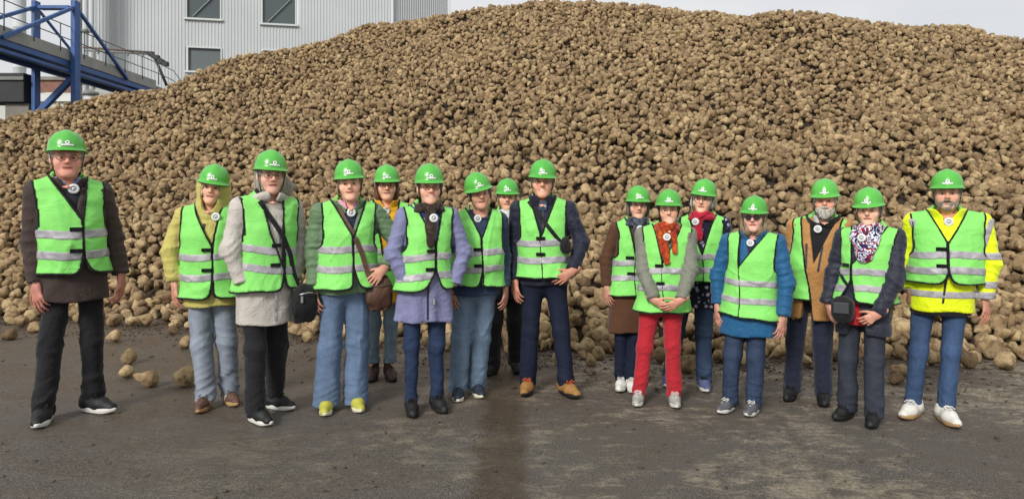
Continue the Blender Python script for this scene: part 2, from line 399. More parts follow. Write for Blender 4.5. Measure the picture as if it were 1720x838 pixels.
gi = ng.nodes.new('NodeGroupInput'); go = ng.nodes.new('NodeGroupOutput'); ip = ng.nodes.new('GeometryNodeInstanceOnPoints'); jn = ng.nodes.new('GeometryNodeJoinGeometry')
for o in reversed(protos):
    q = ng.nodes.new('GeometryNodeObjectInfo'); q.transform_space = 'ORIGINAL'; q.inputs['Object'].default_value = o; q.inputs['As Instance'].default_value = True
    ti = ng.nodes.new('GeometryNodeTransform'); 
    ng.links.new(q.outputs['Geometry'], jn.inputs['Geometry'])
    ng.nodes.remove(ti)
def named(nm, dt):
    q = ng.nodes.new('GeometryNodeInputNamedAttribute'); q.data_type = dt; q.inputs['Name'].default_value = nm; return q.outputs['Attribute']
ip.inputs['Pick Instance'].default_value = True
ng.links.new(gi.outputs[0], ip.inputs['Points']); ng.links.new(jn.outputs[0], ip.inputs['Instance']); ng.links.new(named('idx', 'INT'), ip.inputs['Instance Index'])
ng.links.new(named('rot', 'FLOAT_VECTOR'), ip.inputs['Rotation']); ng.links.new(named('scl', 'FLOAT'), ip.inputs['Scale']); ng.links.new(ip.outputs[0], go.inputs[0])
hp.modifiers.new('scatter', 'NODES').node_group = ng

# crumbs of mud and root shed along the foot of the heap and across the yard
OCT_V = np.array([(1,0,0),(-1,0,0),(0,1,0),(0,-1,0),(0,0,1),(0,0,-1)], float); OCT_F = np.array([(0,2,4),(2,1,4),(1,3,4),(3,0,4),(2,0,5),(1,2,5),(3,1,5),(0,3,5)])
nc = 9000; cx = rng.uniform(-9, 8.5, nc); off = np.abs(rng.normal(0, 0.62, nc)) - .05; cy = np.interp(cx, XS, Y0S) - off
n2 = 1500; cx = np.concatenate([cx, rng.uniform(-5, 6, n2)]); cy = np.concatenate([cy, rng.uniform(3.2, 7.5, n2)])
cs = np.clip(rng.lognormal(-5.0, 0.5, len(cx)), 0.003, 0.022); cs[nc:] *= 0.7
CV = np.empty((len(cx), 6, 3)); ca = rng.uniform(0, 6.28, len(cx)); jit = rng.uniform(0.6, 1.35, (len(cx), 6, 1))
base = OCT_V[None] * jit * cs[:, None, None]; base[:, :, 0] *= rng.uniform(.8, 2.0, (len(cx), 1)); base[:, :, 2] *= 0.55
CV[:, :, 0] = base[:, :, 0] * np.cos(ca)[:, None] - base[:, :, 1] * np.sin(ca)[:, None] + cx[:, None]
CV[:, :, 1] = base[:, :, 0] * np.sin(ca)[:, None] + base[:, :, 1] * np.cos(ca)[:, None] + cy[:, None]
CV[:, :, 2] = base[:, :, 2] + cs[:, None] * 0.3
CF = (OCT_F[None] + (np.arange(len(cx)) * 6)[:, None, None]).reshape(-1, 3)
crumbs = link('mud_crumbs', np_mesh('mud_crumbs', CV.reshape(-1, 3), CF, False), simple('mud_crumb', srgb(78, 64, 48), 0.95, 0.35, 30, 0.3, 120))
tag(crumbs, 'crumbs of mud and root scattered along the foot of the heap', 'mud', kind='stuff')
# ------------------------------------------------------------------ grey clad factory behind the heap
CLAD = simple('ribbed_cladding', srgb(184, 189, 190), 0.55, 0.06, 0.35, 0, metallic=0.0)
TRIM = simple('window_trim', srgb(196, 200, 198), 0.5, 0.05)
m, t, b = node_mat('window_glass')
b.inputs['Base Color'].default_value = (*srgb(74, 84, 86), 1); b.inputs['Roughness'].default_value = 0.12; b.inputs['Specular IOR Level'].default_value = 0.6
GLASS = m
BLIND = simple('grey_blind', srgb(92, 100, 102), 0.6, 0.05, 2)
GREYST2 = simple('stringer_grey', srgb(132, 138, 138), .6, .05)
A = px(150, 0, 40.0); A.z = 0; B = px(660, 0, 43.5); B.z = 0; C3 = px(755, 0, 47.0); C3.z = 0
fac = empty('factory_building', A); tag(fac, 'tall grey ribbed metal factory building behind the beet heap', 'building')
def frame_of(a, b_):
    u = (b_ - a); L = u.length; u.normalize(); n = Vector((u.y, -u.x, 0)); return u, n, L       # n points to the camera
def wall_uz(a, b_, x, y):
    """where the ray through a photo position meets the wall: distance along it and height"""
    u, n, L = frame_of(a, b_); r = Vector(((x - 860) / FPX, 1, (YHOR - y) / FPX)); o = Vector((0, 0, CAMH))
    k = (a - o).dot(n) / r.dot(n); p = o + r * k; return (p - a).dot(u), p.z
def cladding(a, b_, holes, pitch=0.185, H=24.0, depth=0.028):
    u, n, L = frame_of(a, b_); mb = MB(); k = int(L / pitch)
    for i in range(k):
        s0 = i * pitch
        prof = [(0, 0), (.45, 0), (.58, depth), (.87, depth), (1, 0)]
        zs = [0.0, H]
        for (h0, h1, z0, z1) in holes:
            if s0 + pitch > h0 and s0 < h1: zs += [z0, z1]
        zs = sorted(zs)
        for zi in range(0, len(zs), 2):
            for (p0, d0), (p1, d1) in zip(prof[:-1], prof[1:]):
                q0 = a + u * (s0 + p0 * pitch) + n * d0 - A; q1 = a + u * (s0 + p1 * pitch) + n * d1 - A
                up = Vector((0, 0, 1))
                mb.add([q0 + up * zs[zi], q1 + up * zs[zi], q1 + up * zs[zi+1], q0 + up * zs[zi+1]], [(0, 1, 2, 3)])
    return mb
wins = []
for (x0, y0, x1, y1, kind) in ((313, -18, 371, 33, 'g'), (440, -9, 497, 42, 'g'), (315, 79, 372, 121, 'b'), (441, 84, 497, 124, 'b')):
    u0, zt = wall_uz(A, B, x0, y0); u1, zb = wall_uz(A, B, x1, y1 ); _, zt2 = wall_uz(A, B, x1, y0)
    wins.append((u0, u1, zb, zt, kind))
cladding(A, B, [w[:4] for w in wins]).build('wall_cladding', CLAD, fac)
cladding(B, C3, []).build('wall_cladding', CLAD, fac)
D0 = A + Vector((-1.0, 14, 0)); cladding(D0, A, []).build('wall_cladding', CLAD, fac)
mb = MB(); mb.bar(B - A + Vector((0, -.05, 0)), B - A + Vector((0, -.05, 24)), .2, .1, (1, 0, 0)); mb.build('corner_trim', TRIM, fac)
mb = MB(); mb.bar(C3 - A + Vector((0, -.05, 0)), C3 - A + Vector((0, -.05, 24)), .2, .1, (1, 0, 0)); mb.build('corner_trim', TRIM, fac)
u, n, L = frame_of(A, B)
for (u0, u1, zb, zt, kind) in wins:
    M = Matrix((u, -n, Vector((0, 0, 1)))).transposed().to_4x4(); M.translation = u * 0
    fr = MB()
    fr.box((u0 - .03, -.06, zb - .02), (u0 + .04, .2, zt), M); fr.box((u1 - .04, -.06, zb - .02), (u1 + .03, .2, zt), M)
    fr.box((u0 + .041, -.06, zt - .05), (u1 - .041, .2, zt + .03), M); fr.box((u0 - .12, -.16, zb - .13), (u1 + .12, .2, zb - .021), M)
    w = fr.build('window', TRIM, fac)
    MB().box((u0 + .042, .1, zb - .02), (u1 - .042, .14, zt - .051), M).build('pane', GLASS if kind == 'g' else BLIND, w)
    if kind == 'g':
        MB().bar(M @ Vector((u0 + .35, .07, zb + .1)), M @ Vector((u1 - .3, .07, zt - .2)), .05, .16, n).build('stair_stringer', GREYST2, w)
# ------------------------------------------------------------------ blue conveyor bridge
BLUE = simple('blue_steel_paint', srgb(54, 90, 146), 0.5, 0.14, 3.0, 0.1, 30)
GREYST = simple('grey_steel', srgb(120, 122, 120), 0.55, 0.15, 3, 0)
DARKST = simple('dark_rubber_cladding', srgb(52, 54, 56), 0.7, 0.15, 1.5, 0.2, 12)
RAIL = simple('rail_steel', srgb(92, 96, 98), 0.5, 0.1)
XN, XF, ZD = -13.3, -14.27, 5.72
br = empty('conveyor_bridge', (XN, 20.7, 0)); tag(br, 'blue steel conveyor bridge with portal frame and railing at upper left', 'conveyor bridge')
O = Vector((XN, 20.7, 0))
def bb(name, pts_w_h, mat=BLUE):
    for (a, b_, w, h) in pts_w_h: MB().bar(Vector(a) - O, Vector(b_) - O, w, h).build(name, mat, br, bevel=0.012)
bb('post', [((XN + .22, 20.7, 0), (XN + .22, 20.7, 7.62), .27, .14), ((XF, 20.7, 0), (XF, 20.7, 7.62), .25, .12)])
bb('cross_beam', [((XF + .126, 20.7, 7.42), (XN + .08, 20.7, 7.42), .24, .1)])
bb('deck_girder', [((XN + .02, 10.0, ZD), (XN + .02, 26.4, ZD), .14, .16), ((XN + .04, 10.0, ZD - .22), (XN + .04, 26.4, ZD - .22), .2, .1), ((XF, 10.0, ZD), (XF, 26.4, ZD), .14, .3)])
bb('tie_rod', [((XN + .22, 20.8, 7.4), (XN + .16, 23.6, ZD + .1), .09, .09), ((XN + .22, 20.6, 7.4), (XN + .16, 17.8, ZD + .1), .10, .10), ((XF, 20.6, 7.4), (XF, 17.8, ZD + .3), .10, .10), ((XF, 20.8, 7.4), (XF, 23.6, ZD + .1), .07, .07)])
bb('brace', [((XN + .1, 20.7, 5.3), (XF, 20.7, 4.2), .16, .16)])
bb('end_shoe', [((XN - .05, 24.3, ZD - .25), (XN - .05, 27.2, ZD - .35), .5, .34)])
bb('deck', [((-13.9, 10.0, ZD + .2), (-13.9, 26.6, ZD + .2), 1.15, .16)], GREYST)
bb('side_sheet', [((XN + .1, 10.0, ZD + .26), (XN + .1, 25.6, ZD + .26), .03, .34)], simple('galvanised_sheet', srgb(150, 150, 144), 0.6, 0.15, 2))
for zz in (ZD + .72, ZD + 1.1): MB().tube([Vector((XN + .12, 10, zz)) - O, Vector((XN + .12, 25.6, zz)) - O, Vector((XN + .25, 26.6, zz - .1)) - O, Vector((XN + .5, 27.0, zz - .6)) - O], .015, 6).build('handrail', RAIL, br, True)
for yy in np.arange(11.2, 26, 1.12): MB().tube([Vector((XN + .12, yy, ZD + .3)) - O, Vector((XN + .12, yy, ZD + 1.1)) - O], .016, 6).build('rail_post', RAIL, br, True)
hop = empty('chute_housing', (-15.84, 20.9, 0)); tag(hop, 'dark chute housing hanging under the blue bridge at left edge', 'chute')
MB().box((-1.9, -.5, 4.55), (1.42, .2, 5.42)).build('housing', DARKST, hop, bevel=.03)
MB().box((-1.95, -.56, 5.2), (1.44, -.505, 5.3)).build('flange', GREYST, hop)
CONC = simple('weathered_concrete', srgb(128, 124, 116), 0.9, 0.2, 1.2, 0.4, 9)
MB().box((.75, -.35, 0), (1.46, .15, 4.54)).build('pier', CONC, hop, bevel=.02)
# ------------------------------------------------------------------ plant behind the bridge
STACK = simple('pale_stack', srgb(188, 192, 194), 0.7, 0.06, .5)
def lathe(prof, n=32):
    V = []; F = []
    for i, (r, z) in enumerate(prof):
        for k in range(n): a = 2 * math.pi * k / n; V.append((r * math.cos(a), r * math.sin(a), z))
    for i in range(len(prof) - 1):
        for k in range(n): k2 = (k + 1) % n; F.append((i*n+k, i*n+k2, (i+1)*n+k2, (i+1)*n+k))
    return V, F
def stack(name, x, d, r, h, label, cat, mat):
    p = px(x, 300, d); o = empty(name, (p.x, d, 0)); tag(o, label, cat)
    prof = [(r, 0)]
    zz = 0
    while zz + 3 < h: zz += 3; prof += [(r, zz - .06), (r * 1.03, zz - .05), (r * 1.03, zz + .05), (r, zz + .06)]
    prof += [(r, h), (r * .9, h), (r * .9, h - 1)]
    mb = MB(); mb.add(*lathe(prof)); mb.build('shaft', mat, o, True); return o
st = stack('chimney_stack', 33, 52, .42, 26, 'slim pale chimney stack behind the blue bridge', 'chimney', STACK)
for i, (x, r, lab) in enumerate(((127, .10, 'leftmost'), (135, .13, 'second from left'), (143.5, .15, 'third from left'), (154, .12, 'rightmost'))):
    p = px(x, 300, 38.6); o = empty('vertical_pipe', (p.x, 38.6, 0)); tag(o, lab + ' of the four pale vertical pipes at the factory corner', 'pipe', 'pipes at the factory corner')
    mb = MB(); mb.tube([(0, 0, 0), (0, 0, 22)], r, 12); mb.build('pipe', STACK if i != 1 else GREYST, o, True)
    for zz in (5.5, 8.4, 11.3): mb = MB(); mb.add(*lathe([(r, zz - .1), (r + .04, zz - .09), (r + .04, zz + .09), (r, zz + .1)], 16)); mb.build('flange', GREYST, o, True)
o = empty('vertical_pipe', (px(152, 300, 30).x, 30, 0)); tag(o, 'short thick pale pipe rising out of the heap beside the blue post', 'pipe')
mb = MB(); mb.tube([(0, 0, 0), (0, 0, 6.3)], .26, 16); mb.build('pipe', STACK, o, True); mb = MB(); mb.add(*lathe([(.2, 6.3), (.33, 6.31), (.33, 6.45), (.1, 6.5), (0.01, 6.5)], 16)); mb.build('cap', GREYST, o, True)
# pipe run with its bent hoist arm in front of the wall
pr = empty('pipe_gantry', px(145, 85, 33)); tag(pr, 'rusty pipe gantry with drooping arm in front of the ribbed wall', 'gantry')
RUST = simple('rusty_steel', srgb(98, 82, 76), 0.7, 0.3, 3, 0)
O2 = px(145, 85, 33)
def gp(x, y): return px(x, y, 33) - O2
for (p0, p1, r, mt, nm) in ((gp(140, 80), gp(259, 89), .05, RUST, 'pipe'), (gp(142, 85), gp(257, 91.5), .05, GREYST, 'pipe'), (gp(250, 90), gp(281, 109), .11, DARKST, 'arm'), (gp(259, 95), gp(280, 144), .07, DARKST, 'strut'), (gp(143, 95), gp(160, 105), .08, DARKST, 'bracket'), (gp(158, 84), gp(158, 190), .06, GREYST, 'support')):
    MB().tube([p0, p1], r, 8).build(nm, mt, pr, True)
for xx in (165, 190, 215, 240): MB().tube([gp(xx, 79 + (xx-140)*.075), gp(xx, 90 + (xx-140)*.065)], .03, 6).build('hanger', GREYST, pr, True)
for xx, yy in ((270, 104), (278, 108), (263, 97)): MB().box(gp(xx, yy) - Vector((.12, .12, .1)), gp(xx, yy) + Vector((.12, .12, .1))).build('roller', DARKST, pr)
# tanks and far sheds
def tank(x, y, d, r, L, label, mat, vert=False):
    p = px(x, y, d); o = empty('storage_tank', (p.x, d, 0)); tag(o, label, 'tank')
    prof = [(0.01, -L/2 - r*.35), (r*.6, -L/2 - r*.26), (r*.92, -L/2 - r*.1), (r, -L/2), (r, L/2), (r*.92, L/2 + r*.1), (r*.6, L/2 + r*.26), (0.01, L/2 + r*.35)]
    V, F = lathe(prof, 28); V = [((z_, y_, -x_ + p.z) if not vert else (x_, y_, z_ + p.z)) for x_, y_, z_ in V]
    MB().add(V, F).build('shell', mat, o, True); 
    for s_ in (-.6, .6): MB().box((s_*L/2 - .2 if not vert else s_*r*.6 - .1, -.3, 0), (s_*L/2 + .2 if not vert else s_*r*.6 + .1, .3, p.z - r * .8 if not vert else p.z - L/2)).build('saddle', GREYST, o)
tank(213, 163, 32, .75, 2.0, 'grey horizontal tank half sunk behind the heap under the bridge end', simple('tank_grey', srgb(150, 152, 148), .6, .12, 1))
tank(170, 170, 32, .55, 1.0, 'small dark tank behind the heap beside the pale thick pipe', simple('tank_dark', srgb(110, 112, 112), .6, .12, 1))
SHED = simple('shed_wall', srgb(186, 188, 182), .7, .08, .6)
sh = empty('low_shed', (px(60, 190, 46).x, 46, 0)); tag(sh, 'pale low shed with rounded roof behind the blue posts', 'shed')
MB().box((-9, 0, 0), (2.6, 10, 8.5)).build('wall', SHED, sh)
V = []; F = []
for k in range(13):
    a = math.pi * k / 12; V += [(-9.2, 5 - 5.2 * math.cos(a), 8.5 + 1.15 * math.sin(a)), (2.8, 5 - 5.2 * math.cos(a), 8.5 + 1.15 * math.sin(a))]
for k in range(12): F.append((2*k, 2*k+1, 2*k+3, 2*k+2))
MB().add(V, F).build('roof', SHED, sh, True)
bk = empty('brick_building', (px(90, 140, 62).x, 62, 0)); tag(bk, 'red brick building with small windows far behind the blue bridge', 'building')
BRICK = simple('old_brick', srgb(132, 96, 82), .85, .2, 2, .2, 8)
MB().box((-4, 0, 0), (4.2, 8, 12.9)).build('wall', BRICK, bk); MB().box((-4.2, -.2, 12.9), (4.4, 8.2, 13.2)).build('coping', CONC, bk)
for i in range(3):
    for j in range(3):
        x0 = -3 + i * 2.3; z0 = 5 + j * 2.6
        w = MB().box((x0, -.06, z0), (x0 + 1.3, -.01, z0 + 1.6)).build('window', TRIM, bk)
        for a_ in (0, 1):
            for b_ in (0, 1): MB().box((x0 + .1 + a_*.58, -.1, z0 + .1 + b_*.73), (x0 + .6 + a_*.58, -.061, z0 + .76 + b_*.73)).build('pane', GLASS, w)
# ------------------------------------------------------------------ implicit surfaces -> meshes
F32 = np.float32
def smin(a, b, k):
    h = np.clip(.5 + .5 * (b - a) / k, 0, 1); return b * (1 - h) + a * h - k * h * (1 - h)
def smax(a, b, k): return -smin(-a, -b, k)
def cone(p, a, b, ra, rb, flat=None):
    """round cone from a to b; flat = (axis vector, factor) squeezes its section along that axis"""
    x, y, z = p; ax, ay, az = a; dx, dy, dz = b[0]-ax, b[1]-ay, b[2]-az; L2 = dx*dx + dy*dy + dz*dz + 1e-9
    qx, qy, qz = x - ax, y - ay, z - az
    h = np.clip((qx*dx + qy*dy + qz*dz) / L2, 0, 1); qx = qx - dx*h; qy = qy - dy*h; qz = qz - dz*h
    if flat is not None:
        (fx, fy, fz), s = flat; q = (qx*fx + qy*fy + qz*fz) * (1/s - 1); qx = qx + fx*q; qy = qy + fy*q; qz = qz + fz*q
        return (np.sqrt(qx*qx + qy*qy + qz*qz) - (ra + (rb - ra) * h)) * min(1, s * 1.15)
    return np.sqrt(qx*qx + qy*qy + qz*qz) - (ra + (rb - ra) * h)
def chain(p, pts, rs, k=0.02):
    d = None
    for i in range(len(pts) - 1):
        c = cone(p, pts[i], pts[i+1], rs[i], rs[i+1]); d = c if d is None else smin(d, c, k)
    return d
def ellip(p, c, r):
    x, y, z = p[0]-c[0], p[1]-c[1], p[2]-c[2]
    k0 = np.sqrt((x/r[0])**2 + (y/r[1])**2 + (z/r[2])**2) + 1e-6; k1 = np.sqrt((x/r[0]**2)**2 + (y/r[1]**2)**2 + (z/r[2]**2)**2) + 1e-6
    return k0 * (k0 - 1) / k1
def loft(p, secs, e=2.3):
    """stack of superellipse sections (z, cx, cy, half width, half depth)"""
    x, y, z = p; s = np.array(secs, float); zs = s[:, 0]
    zz = np.clip(z, zs[0], zs[-1])
    # smooth interpolation through the sections
    fi = np.interp(zz, zs, np.arange(len(zs))); i0 = np.clip(fi.astype(int), 0, len(zs) - 2); f = fi - i0; f = f * f * (3 - 2 * f) * .5 + f * .5
    def g(c): return s[i0, c] * (1 - f) + s[i0 + 1, c] * f
    cx, cy, a, b = g(1), g(2), g(3), g(4); qx = np.abs(x - cx) / a; qy = np.abs(y - cy) / b
    q = (qx**e + qy**e) ** (1/e) + 1e-6
    r = np.sqrt((x - cx)**2 + (y - cy)**2) + 1e-6
    d = r * (1 - 1 / q); d = np.where(d < 0, np.maximum(d, (q - 1) * np.minimum(a, b)), d)
    d = d * .92
    return np.maximum(d, np.maximum(zs[0] - z, z - zs[-1]))
def torus(p, c, Rm, r, sy=1.0, sz=1.0, tilt=0.0):
    x, y, z = p[0]-c[0], (p[1]-c[1]), (p[2]-c[2]); z2 = z + tilt * y; q = np.sqrt(x*x + (y/sy)**2) - Rm
    return (np.sqrt(q*q + (z2/sz)**2) - r) * min(1.0, sy, sz) * .95
def box2(d1, d2): return np.maximum(d1, d2)

EDGES = [(0,1),(2,3),(4,5),(6,7),(0,2),(1,3),(4,6),(5,7),(0,4),(1,5),(2,6),(3,7)]
def polygonize(f, lo, hi, h, lip=1.5):
    B = 6; lo = np.array(lo, float); n = np.ceil((np.array(hi) - lo) / h / B).astype(int) + 1
    c = [lo[a] + (np.arange(n[a]) * B + (B - 1) / 2) * h for a in range(3)]
    CX, CY, CZ = np.meshgrid(*c, indexing='ij'); fc = f((CX.ravel().astype(F32), CY.ravel().astype(F32), CZ.ravel().astype(F32))).reshape(n)
    act = np.abs(fc) < (B * h * .866) * lip + h
    D = np.empty((n[0], n[1], n[2], B, B, B), F32); D[...] = fc[..., None, None, None]
    ai = np.argwhere(act)
    if len(ai) == 0: return np.zeros((0, 3)), np.zeros((0, 4), int)
    o = np.arange(B) * h; OX, OY, OZ = np.meshgrid(o, o, o, indexing='ij')
    base = lo + ai * B * h
    X = (base[:, 0, None] + OX.ravel()).astype(F32); Y = (base[:, 1, None] + OY.ravel()).astype(F32); Z = (base[:, 2, None] + OZ.ravel()).astype(F32)
    D[act] = f((X.ravel(), Y.ravel(), Z.ravel())).reshape(-1, B, B, B)
    D = D.transpose(0, 3, 1, 4, 2, 5).reshape(n * B)
    I = D < 0
    cnt = np.zeros(tuple(np.array(D.shape) - 1), np.int8); sl = []
    for i in (0, 1):
        for j in (0, 1):
            for k in (0, 1):
                s = (slice(i, D.shape[0]-1+i), slice(j, D.shape[1]-1+j), slice(k, D.shape[2]-1+k)); cnt += I[s]; sl.append((i, j, k))
    mix = (cnt > 0) & (cnt < 8); ci = np.argwhere(mix); vid = np.full(mix.shape, -1, np.int32); vid[mix] = np.arange(len(ci))
    cv = np.stack([D[ci[:, 0]+i, ci[:, 1]+j, ci[:, 2]+k] for i, j, k in sl], -1); cp = np.array(sl, float)
    acc = np.zeros((len(ci), 3)); m = np.zeros(len(ci))
    for a, b_ in EDGES:
        va, vb = cv[:, a], cv[:, b_]; x = (va < 0) != (vb < 0); t = np.where(x, va / np.where(x, va - vb, 1), 0)
        acc += np.where(x[:, None], cp[a] + t[:, None] * (cp[b_] - cp[a]), 0); m += x
    V = lo + (ci + acc / m[:, None]) * h
    Fs = []
    for ax in range(3):
        u, v = (ax + 1) % 3, (ax + 2) % 3
        s0 = [slice(None)] * 3; s1 = [slice(None)] * 3; s0[ax] = slice(0, -1); s1[ax] = slice(1, None)
        ch = I[tuple(s0)] != I[tuple(s1)]; e = np.argwhere(ch); sg = I[tuple(s0)][ch]
        ok = (e[:, u] > 0) & (e[:, v] > 0) & (e[:, u] < mix.shape[u]) & (e[:, v] < mix.shape[v]); e = e[ok]; sg = sg[ok]
        q = []
        for du, dv in ((1, 1), (0, 1), (0, 0), (1, 0)):
            c_ = e.copy(); c_[:, u] -= du; c_[:, v] -= dv; q.append(vid[c_[:, 0], c_[:, 1], c_[:, 2]])
        q = np.stack(q, -1); q[~sg] = q[~sg][:, ::-1]; Fs.append(q)
    Fq = np.concatenate(Fs); Fq = Fq[(Fq >= 0).all(1)]
    return V, Fq
def front_y(f, x, z, lo=-.42, hi=.12, n=160):
    """y of the first surface met when looking at the figure from the front"""
    x = np.atleast_1d(np.asarray(x, F32)); z = np.atleast_1d(np.asarray(z, F32)); y = np.linspace(lo, hi, n).astype(F32)
    X = np.repeat(x[:, None], n, 1); Z = np.repeat(z[:, None], n, 1); Y = np.repeat(y[None], len(x), 0)
    d = f((X.ravel(), Y.ravel(), Z.ravel())).reshape(len(x), n); i = (d < 0).argmax(1); i = np.where((d < 0).any(1), i, n - 1)
    return y[i]
# ------------------------------------------------------------------ cloth, skin and leather
def cloth(name, col, rough=0.8, var=0.12, weave=0.12, crease=0.5, sheen=0.15, cscale=9.0):
    if name in MATS: return MATS[name]
    m, t, b = node_mat(name); co = N(t, 'ShaderNodeTexCoord').outputs['Object']
    n1 = N(t, 'ShaderNodeTexNoise', Scale=5.0, Detail=6.0, Roughness=0.6); t.links.new(co, n1.inputs['Vector'])
    n2 = N(t, 'ShaderNodeTexNoise', Scale=cscale, Detail=3.0, Roughness=0.5, Distortion=1.4); t.links.new(co, n2.inputs['Vector'])
    n3 = N(t, 'ShaderNodeTexNoise', Scale=260.0, Detail=2.0); t.links.new(co, n3.inputs['Vector'])
    t.links.new(ramp(t, n1.outputs['Fac'], [(0.3, tuple(x * (1 - var) for x in col)), (0.7, tuple(min(1, x * (1 + var)) for x in col))]), b.inputs['Base Color'])
    b.inputs['Roughness'].default_value = rough; b.inputs['Sheen Weight'].default_value = sheen; b.inputs['Specular IOR Level'].default_value = 0.25
    def ridge(src, k_):
        s_ = N(t, 'ShaderNodeMath', operation='SUBTRACT'); s_.inputs[1].default_value = .5; t.links.new(src, s_.inputs[0]); q_ = N(t, 'ShaderNodeMath', operation='ABSOLUTE'); t.links.new(s_.outputs[0], q_.inputs[0])
        w_ = N(t, 'ShaderNodeMath', operation='MULTIPLY'); w_.inputs[1].default_value = k_; t.links.new(q_.outputs[0], w_.inputs[0]); return w_.outputs[0]
    mp_ = N(t, 'ShaderNodeMapping'); mp_.inputs['Rotation'].default_value = (.3, .5, .2); mp_.inputs['Scale'].default_value = (1, 1, 1.5); t.links.new(co, mp_.inputs['Vector'])
    n4 = N(t, 'ShaderNodeTexNoise', Scale=cscale * 1.9, Detail=2.0, Roughness=0.5, Distortion=.9); t.links.new(mp_.outputs['Vector'], n4.inputs['Vector'])
    a = N(t, 'ShaderNodeMath', operation='ADD'); t.links.new(ridge(n2.outputs['Fac'], 3.6 * crease), a.inputs[0]); t.links.new(ridge(n4.outputs['Fac'], 1.5 * crease), a.inputs[1])
    c = N(t, 'ShaderNodeMath', operation='MULTIPLY_ADD'); c.inputs[1].default_value = weave; t.links.new(n3.outputs['Fac'], c.inputs[0]); t.links.new(a.outputs[0], c.inputs[2])
    bp = N(t, 'ShaderNodeBump', Strength=0.85, Distance=0.010); t.links.new(c.outputs[0], bp.inputs['Height']); t.links.new(bp.outputs['Normal'], b.inputs['Normal'])
    return m
def denim(name, col, fade=1.6):
    if name in MATS: return MATS[name]
    m, t, b = node_mat(name); co = N(t, 'ShaderNodeTexCoord').outputs['Object']
    mp_ = N(t, 'ShaderNodeMapping'); mp_.inputs['Scale'].default_value = (9, 9, 1.6); t.links.new(co, mp_.inputs['Vector'])
    n1 = N(t, 'ShaderNodeTexNoise', Scale=1.0, Detail=5.0, Roughness=0.6); t.links.new(mp_.outputs['Vector'], n1.inputs['Vector'])
    mp2 = N(t, 'ShaderNodeMapping'); mp2.inputs['Scale'].default_value = (11, 11, 15); t.links.new(co, mp2.inputs['Vector'])
    n2 = N(t, 'ShaderNodeTexNoise', Scale=1.0, Detail=4.0, Distortion=1.0); t.links.new(mp2.outputs['Vector'], n2.inputs['Vector'])
    n3 = N(t, 'ShaderNodeTexNoise', Scale=180.0, Detail=3.0); t.links.new(co, n3.inputs['Vector'])
    lo = tuple(x * .66 for x in col); hi = tuple(min(1, x * fade) for x in col)
    c1 = ramp(t, n1.outputs['Fac'], [(0.34, lo), (0.52, col), (0.70, hi)])
    c2 = mixc(t, 0.28, c1, ramp(t, n2.outputs['Fac'], [(0.38, lo), (0.62, hi)])); c3 = mixc(t, 0.35, c2, ramp(t, n3.outputs['Fac'], [(0.35, lo), (0.65, hi)]))
    t.links.new(c3, b.inputs['Base Color']); b.inputs['Roughness'].default_value = .85; b.inputs['Specular IOR Level'].default_value = .2
    bp = N(t, 'ShaderNodeBump', Strength=0.5, Distance=0.008); t.links.new(n2.outputs['Fac'], bp.inputs['Height']); t.links.new(bp.outputs['Normal'], b.inputs['Normal'])
    return m
def pattern(name, kind, cols, scale=30.0):
    """printed scarf and jacket cloths"""
    if name in MATS: return MATS[name]
    m, t, b = node_mat(name); co = N(t, 'ShaderNodeTexCoord').outputs['Object']
    n1 = N(t, 'ShaderNodeTexNoise', Scale=scale * .35, Detail=3.0, Distortion=1.0); t.links.new(co, n1.inputs['Vector'])
    if kind == 'floral':
        v = N(t, 'ShaderNodeTexVoronoi', Scale=scale * .45); t.links.new(co, v.inputs['Vector']); mpv = N(t, 'ShaderNodeTexNoise', Scale=scale * 2.2, Detail=2.0); t.links.new(co, mpv.inputs['Vector'])
        ad = N(t, 'ShaderNodeMath', operation='MULTIPLY_ADD'); ad.inputs[1].default_value = .5; t.links.new(mpv.outputs['Fac'], ad.inputs[0]); t.links.new(v.outputs['Distance'], ad.inputs[2])
        fl = ramp(t, ad.outputs[0], [(0.0, cols[2]), (0.40, cols[2]), (0.44, cols[1]), (0.56, cols[1]), (0.60, cols[0])]); t.links.new(fl, b.inputs['Base Color'])
    elif kind == 'bands':
        n2 = N(t, 'ShaderNodeTexNoise', Scale=scale * .45, Detail=1.5, Distortion=1.5); t.links.new(co, n2.inputs['Vector']); r_ = ramp(t, n2.outputs['Fac'], [(.30 + .44 * i / len(cols), c) for i, c in enumerate(cols)])
        r_.node.color_ramp.interpolation = 'CONSTANT'; t.links.new(r_, b.inputs['Base Color'])
    elif kind == 'stripe':
        w = N(t, 'ShaderNodeTexWave', Scale=scale * .3, Distortion=5.0, Detail=2.0); w.inputs['Detail Scale'].default_value = 1.4; t.links.new(co, w.inputs['Vector'])
        st = [(i / len(cols), c) for i, c in enumerate(cols)]; r_ = ramp(t, w.outputs['Fac'], st); t.links.new(r_, b.inputs['Base Color'])
    else:
        st = [(0.28 + 0.45 * i / max(1, len(cols) - 1), c) for i, c in enumerate(cols)]; n2 = N(t, 'ShaderNodeTexNoise', Scale=scale, Detail=3.0, Distortion=2.0); t.links.new(co, n2.inputs['Vector'])
        t.links.new(mixc(t, .5, ramp(t, n1.outputs['Fac'], st), ramp(t, n2.outputs['Fac'], st)), b.inputs['Base Color'])
    b.inputs['Roughness'].default_value = .9; b.inputs['Sheen Weight'].default_value = .2; b.inputs['Specular IOR Level'].default_value = .2
    bp = N(t, 'ShaderNodeBump', Strength=0.6, Distance=0.01); t.links.new(n1.outputs['Fac'], bp.inputs['Height']); t.links.new(bp.outputs['Normal'], b.inputs['Normal'])
    return m
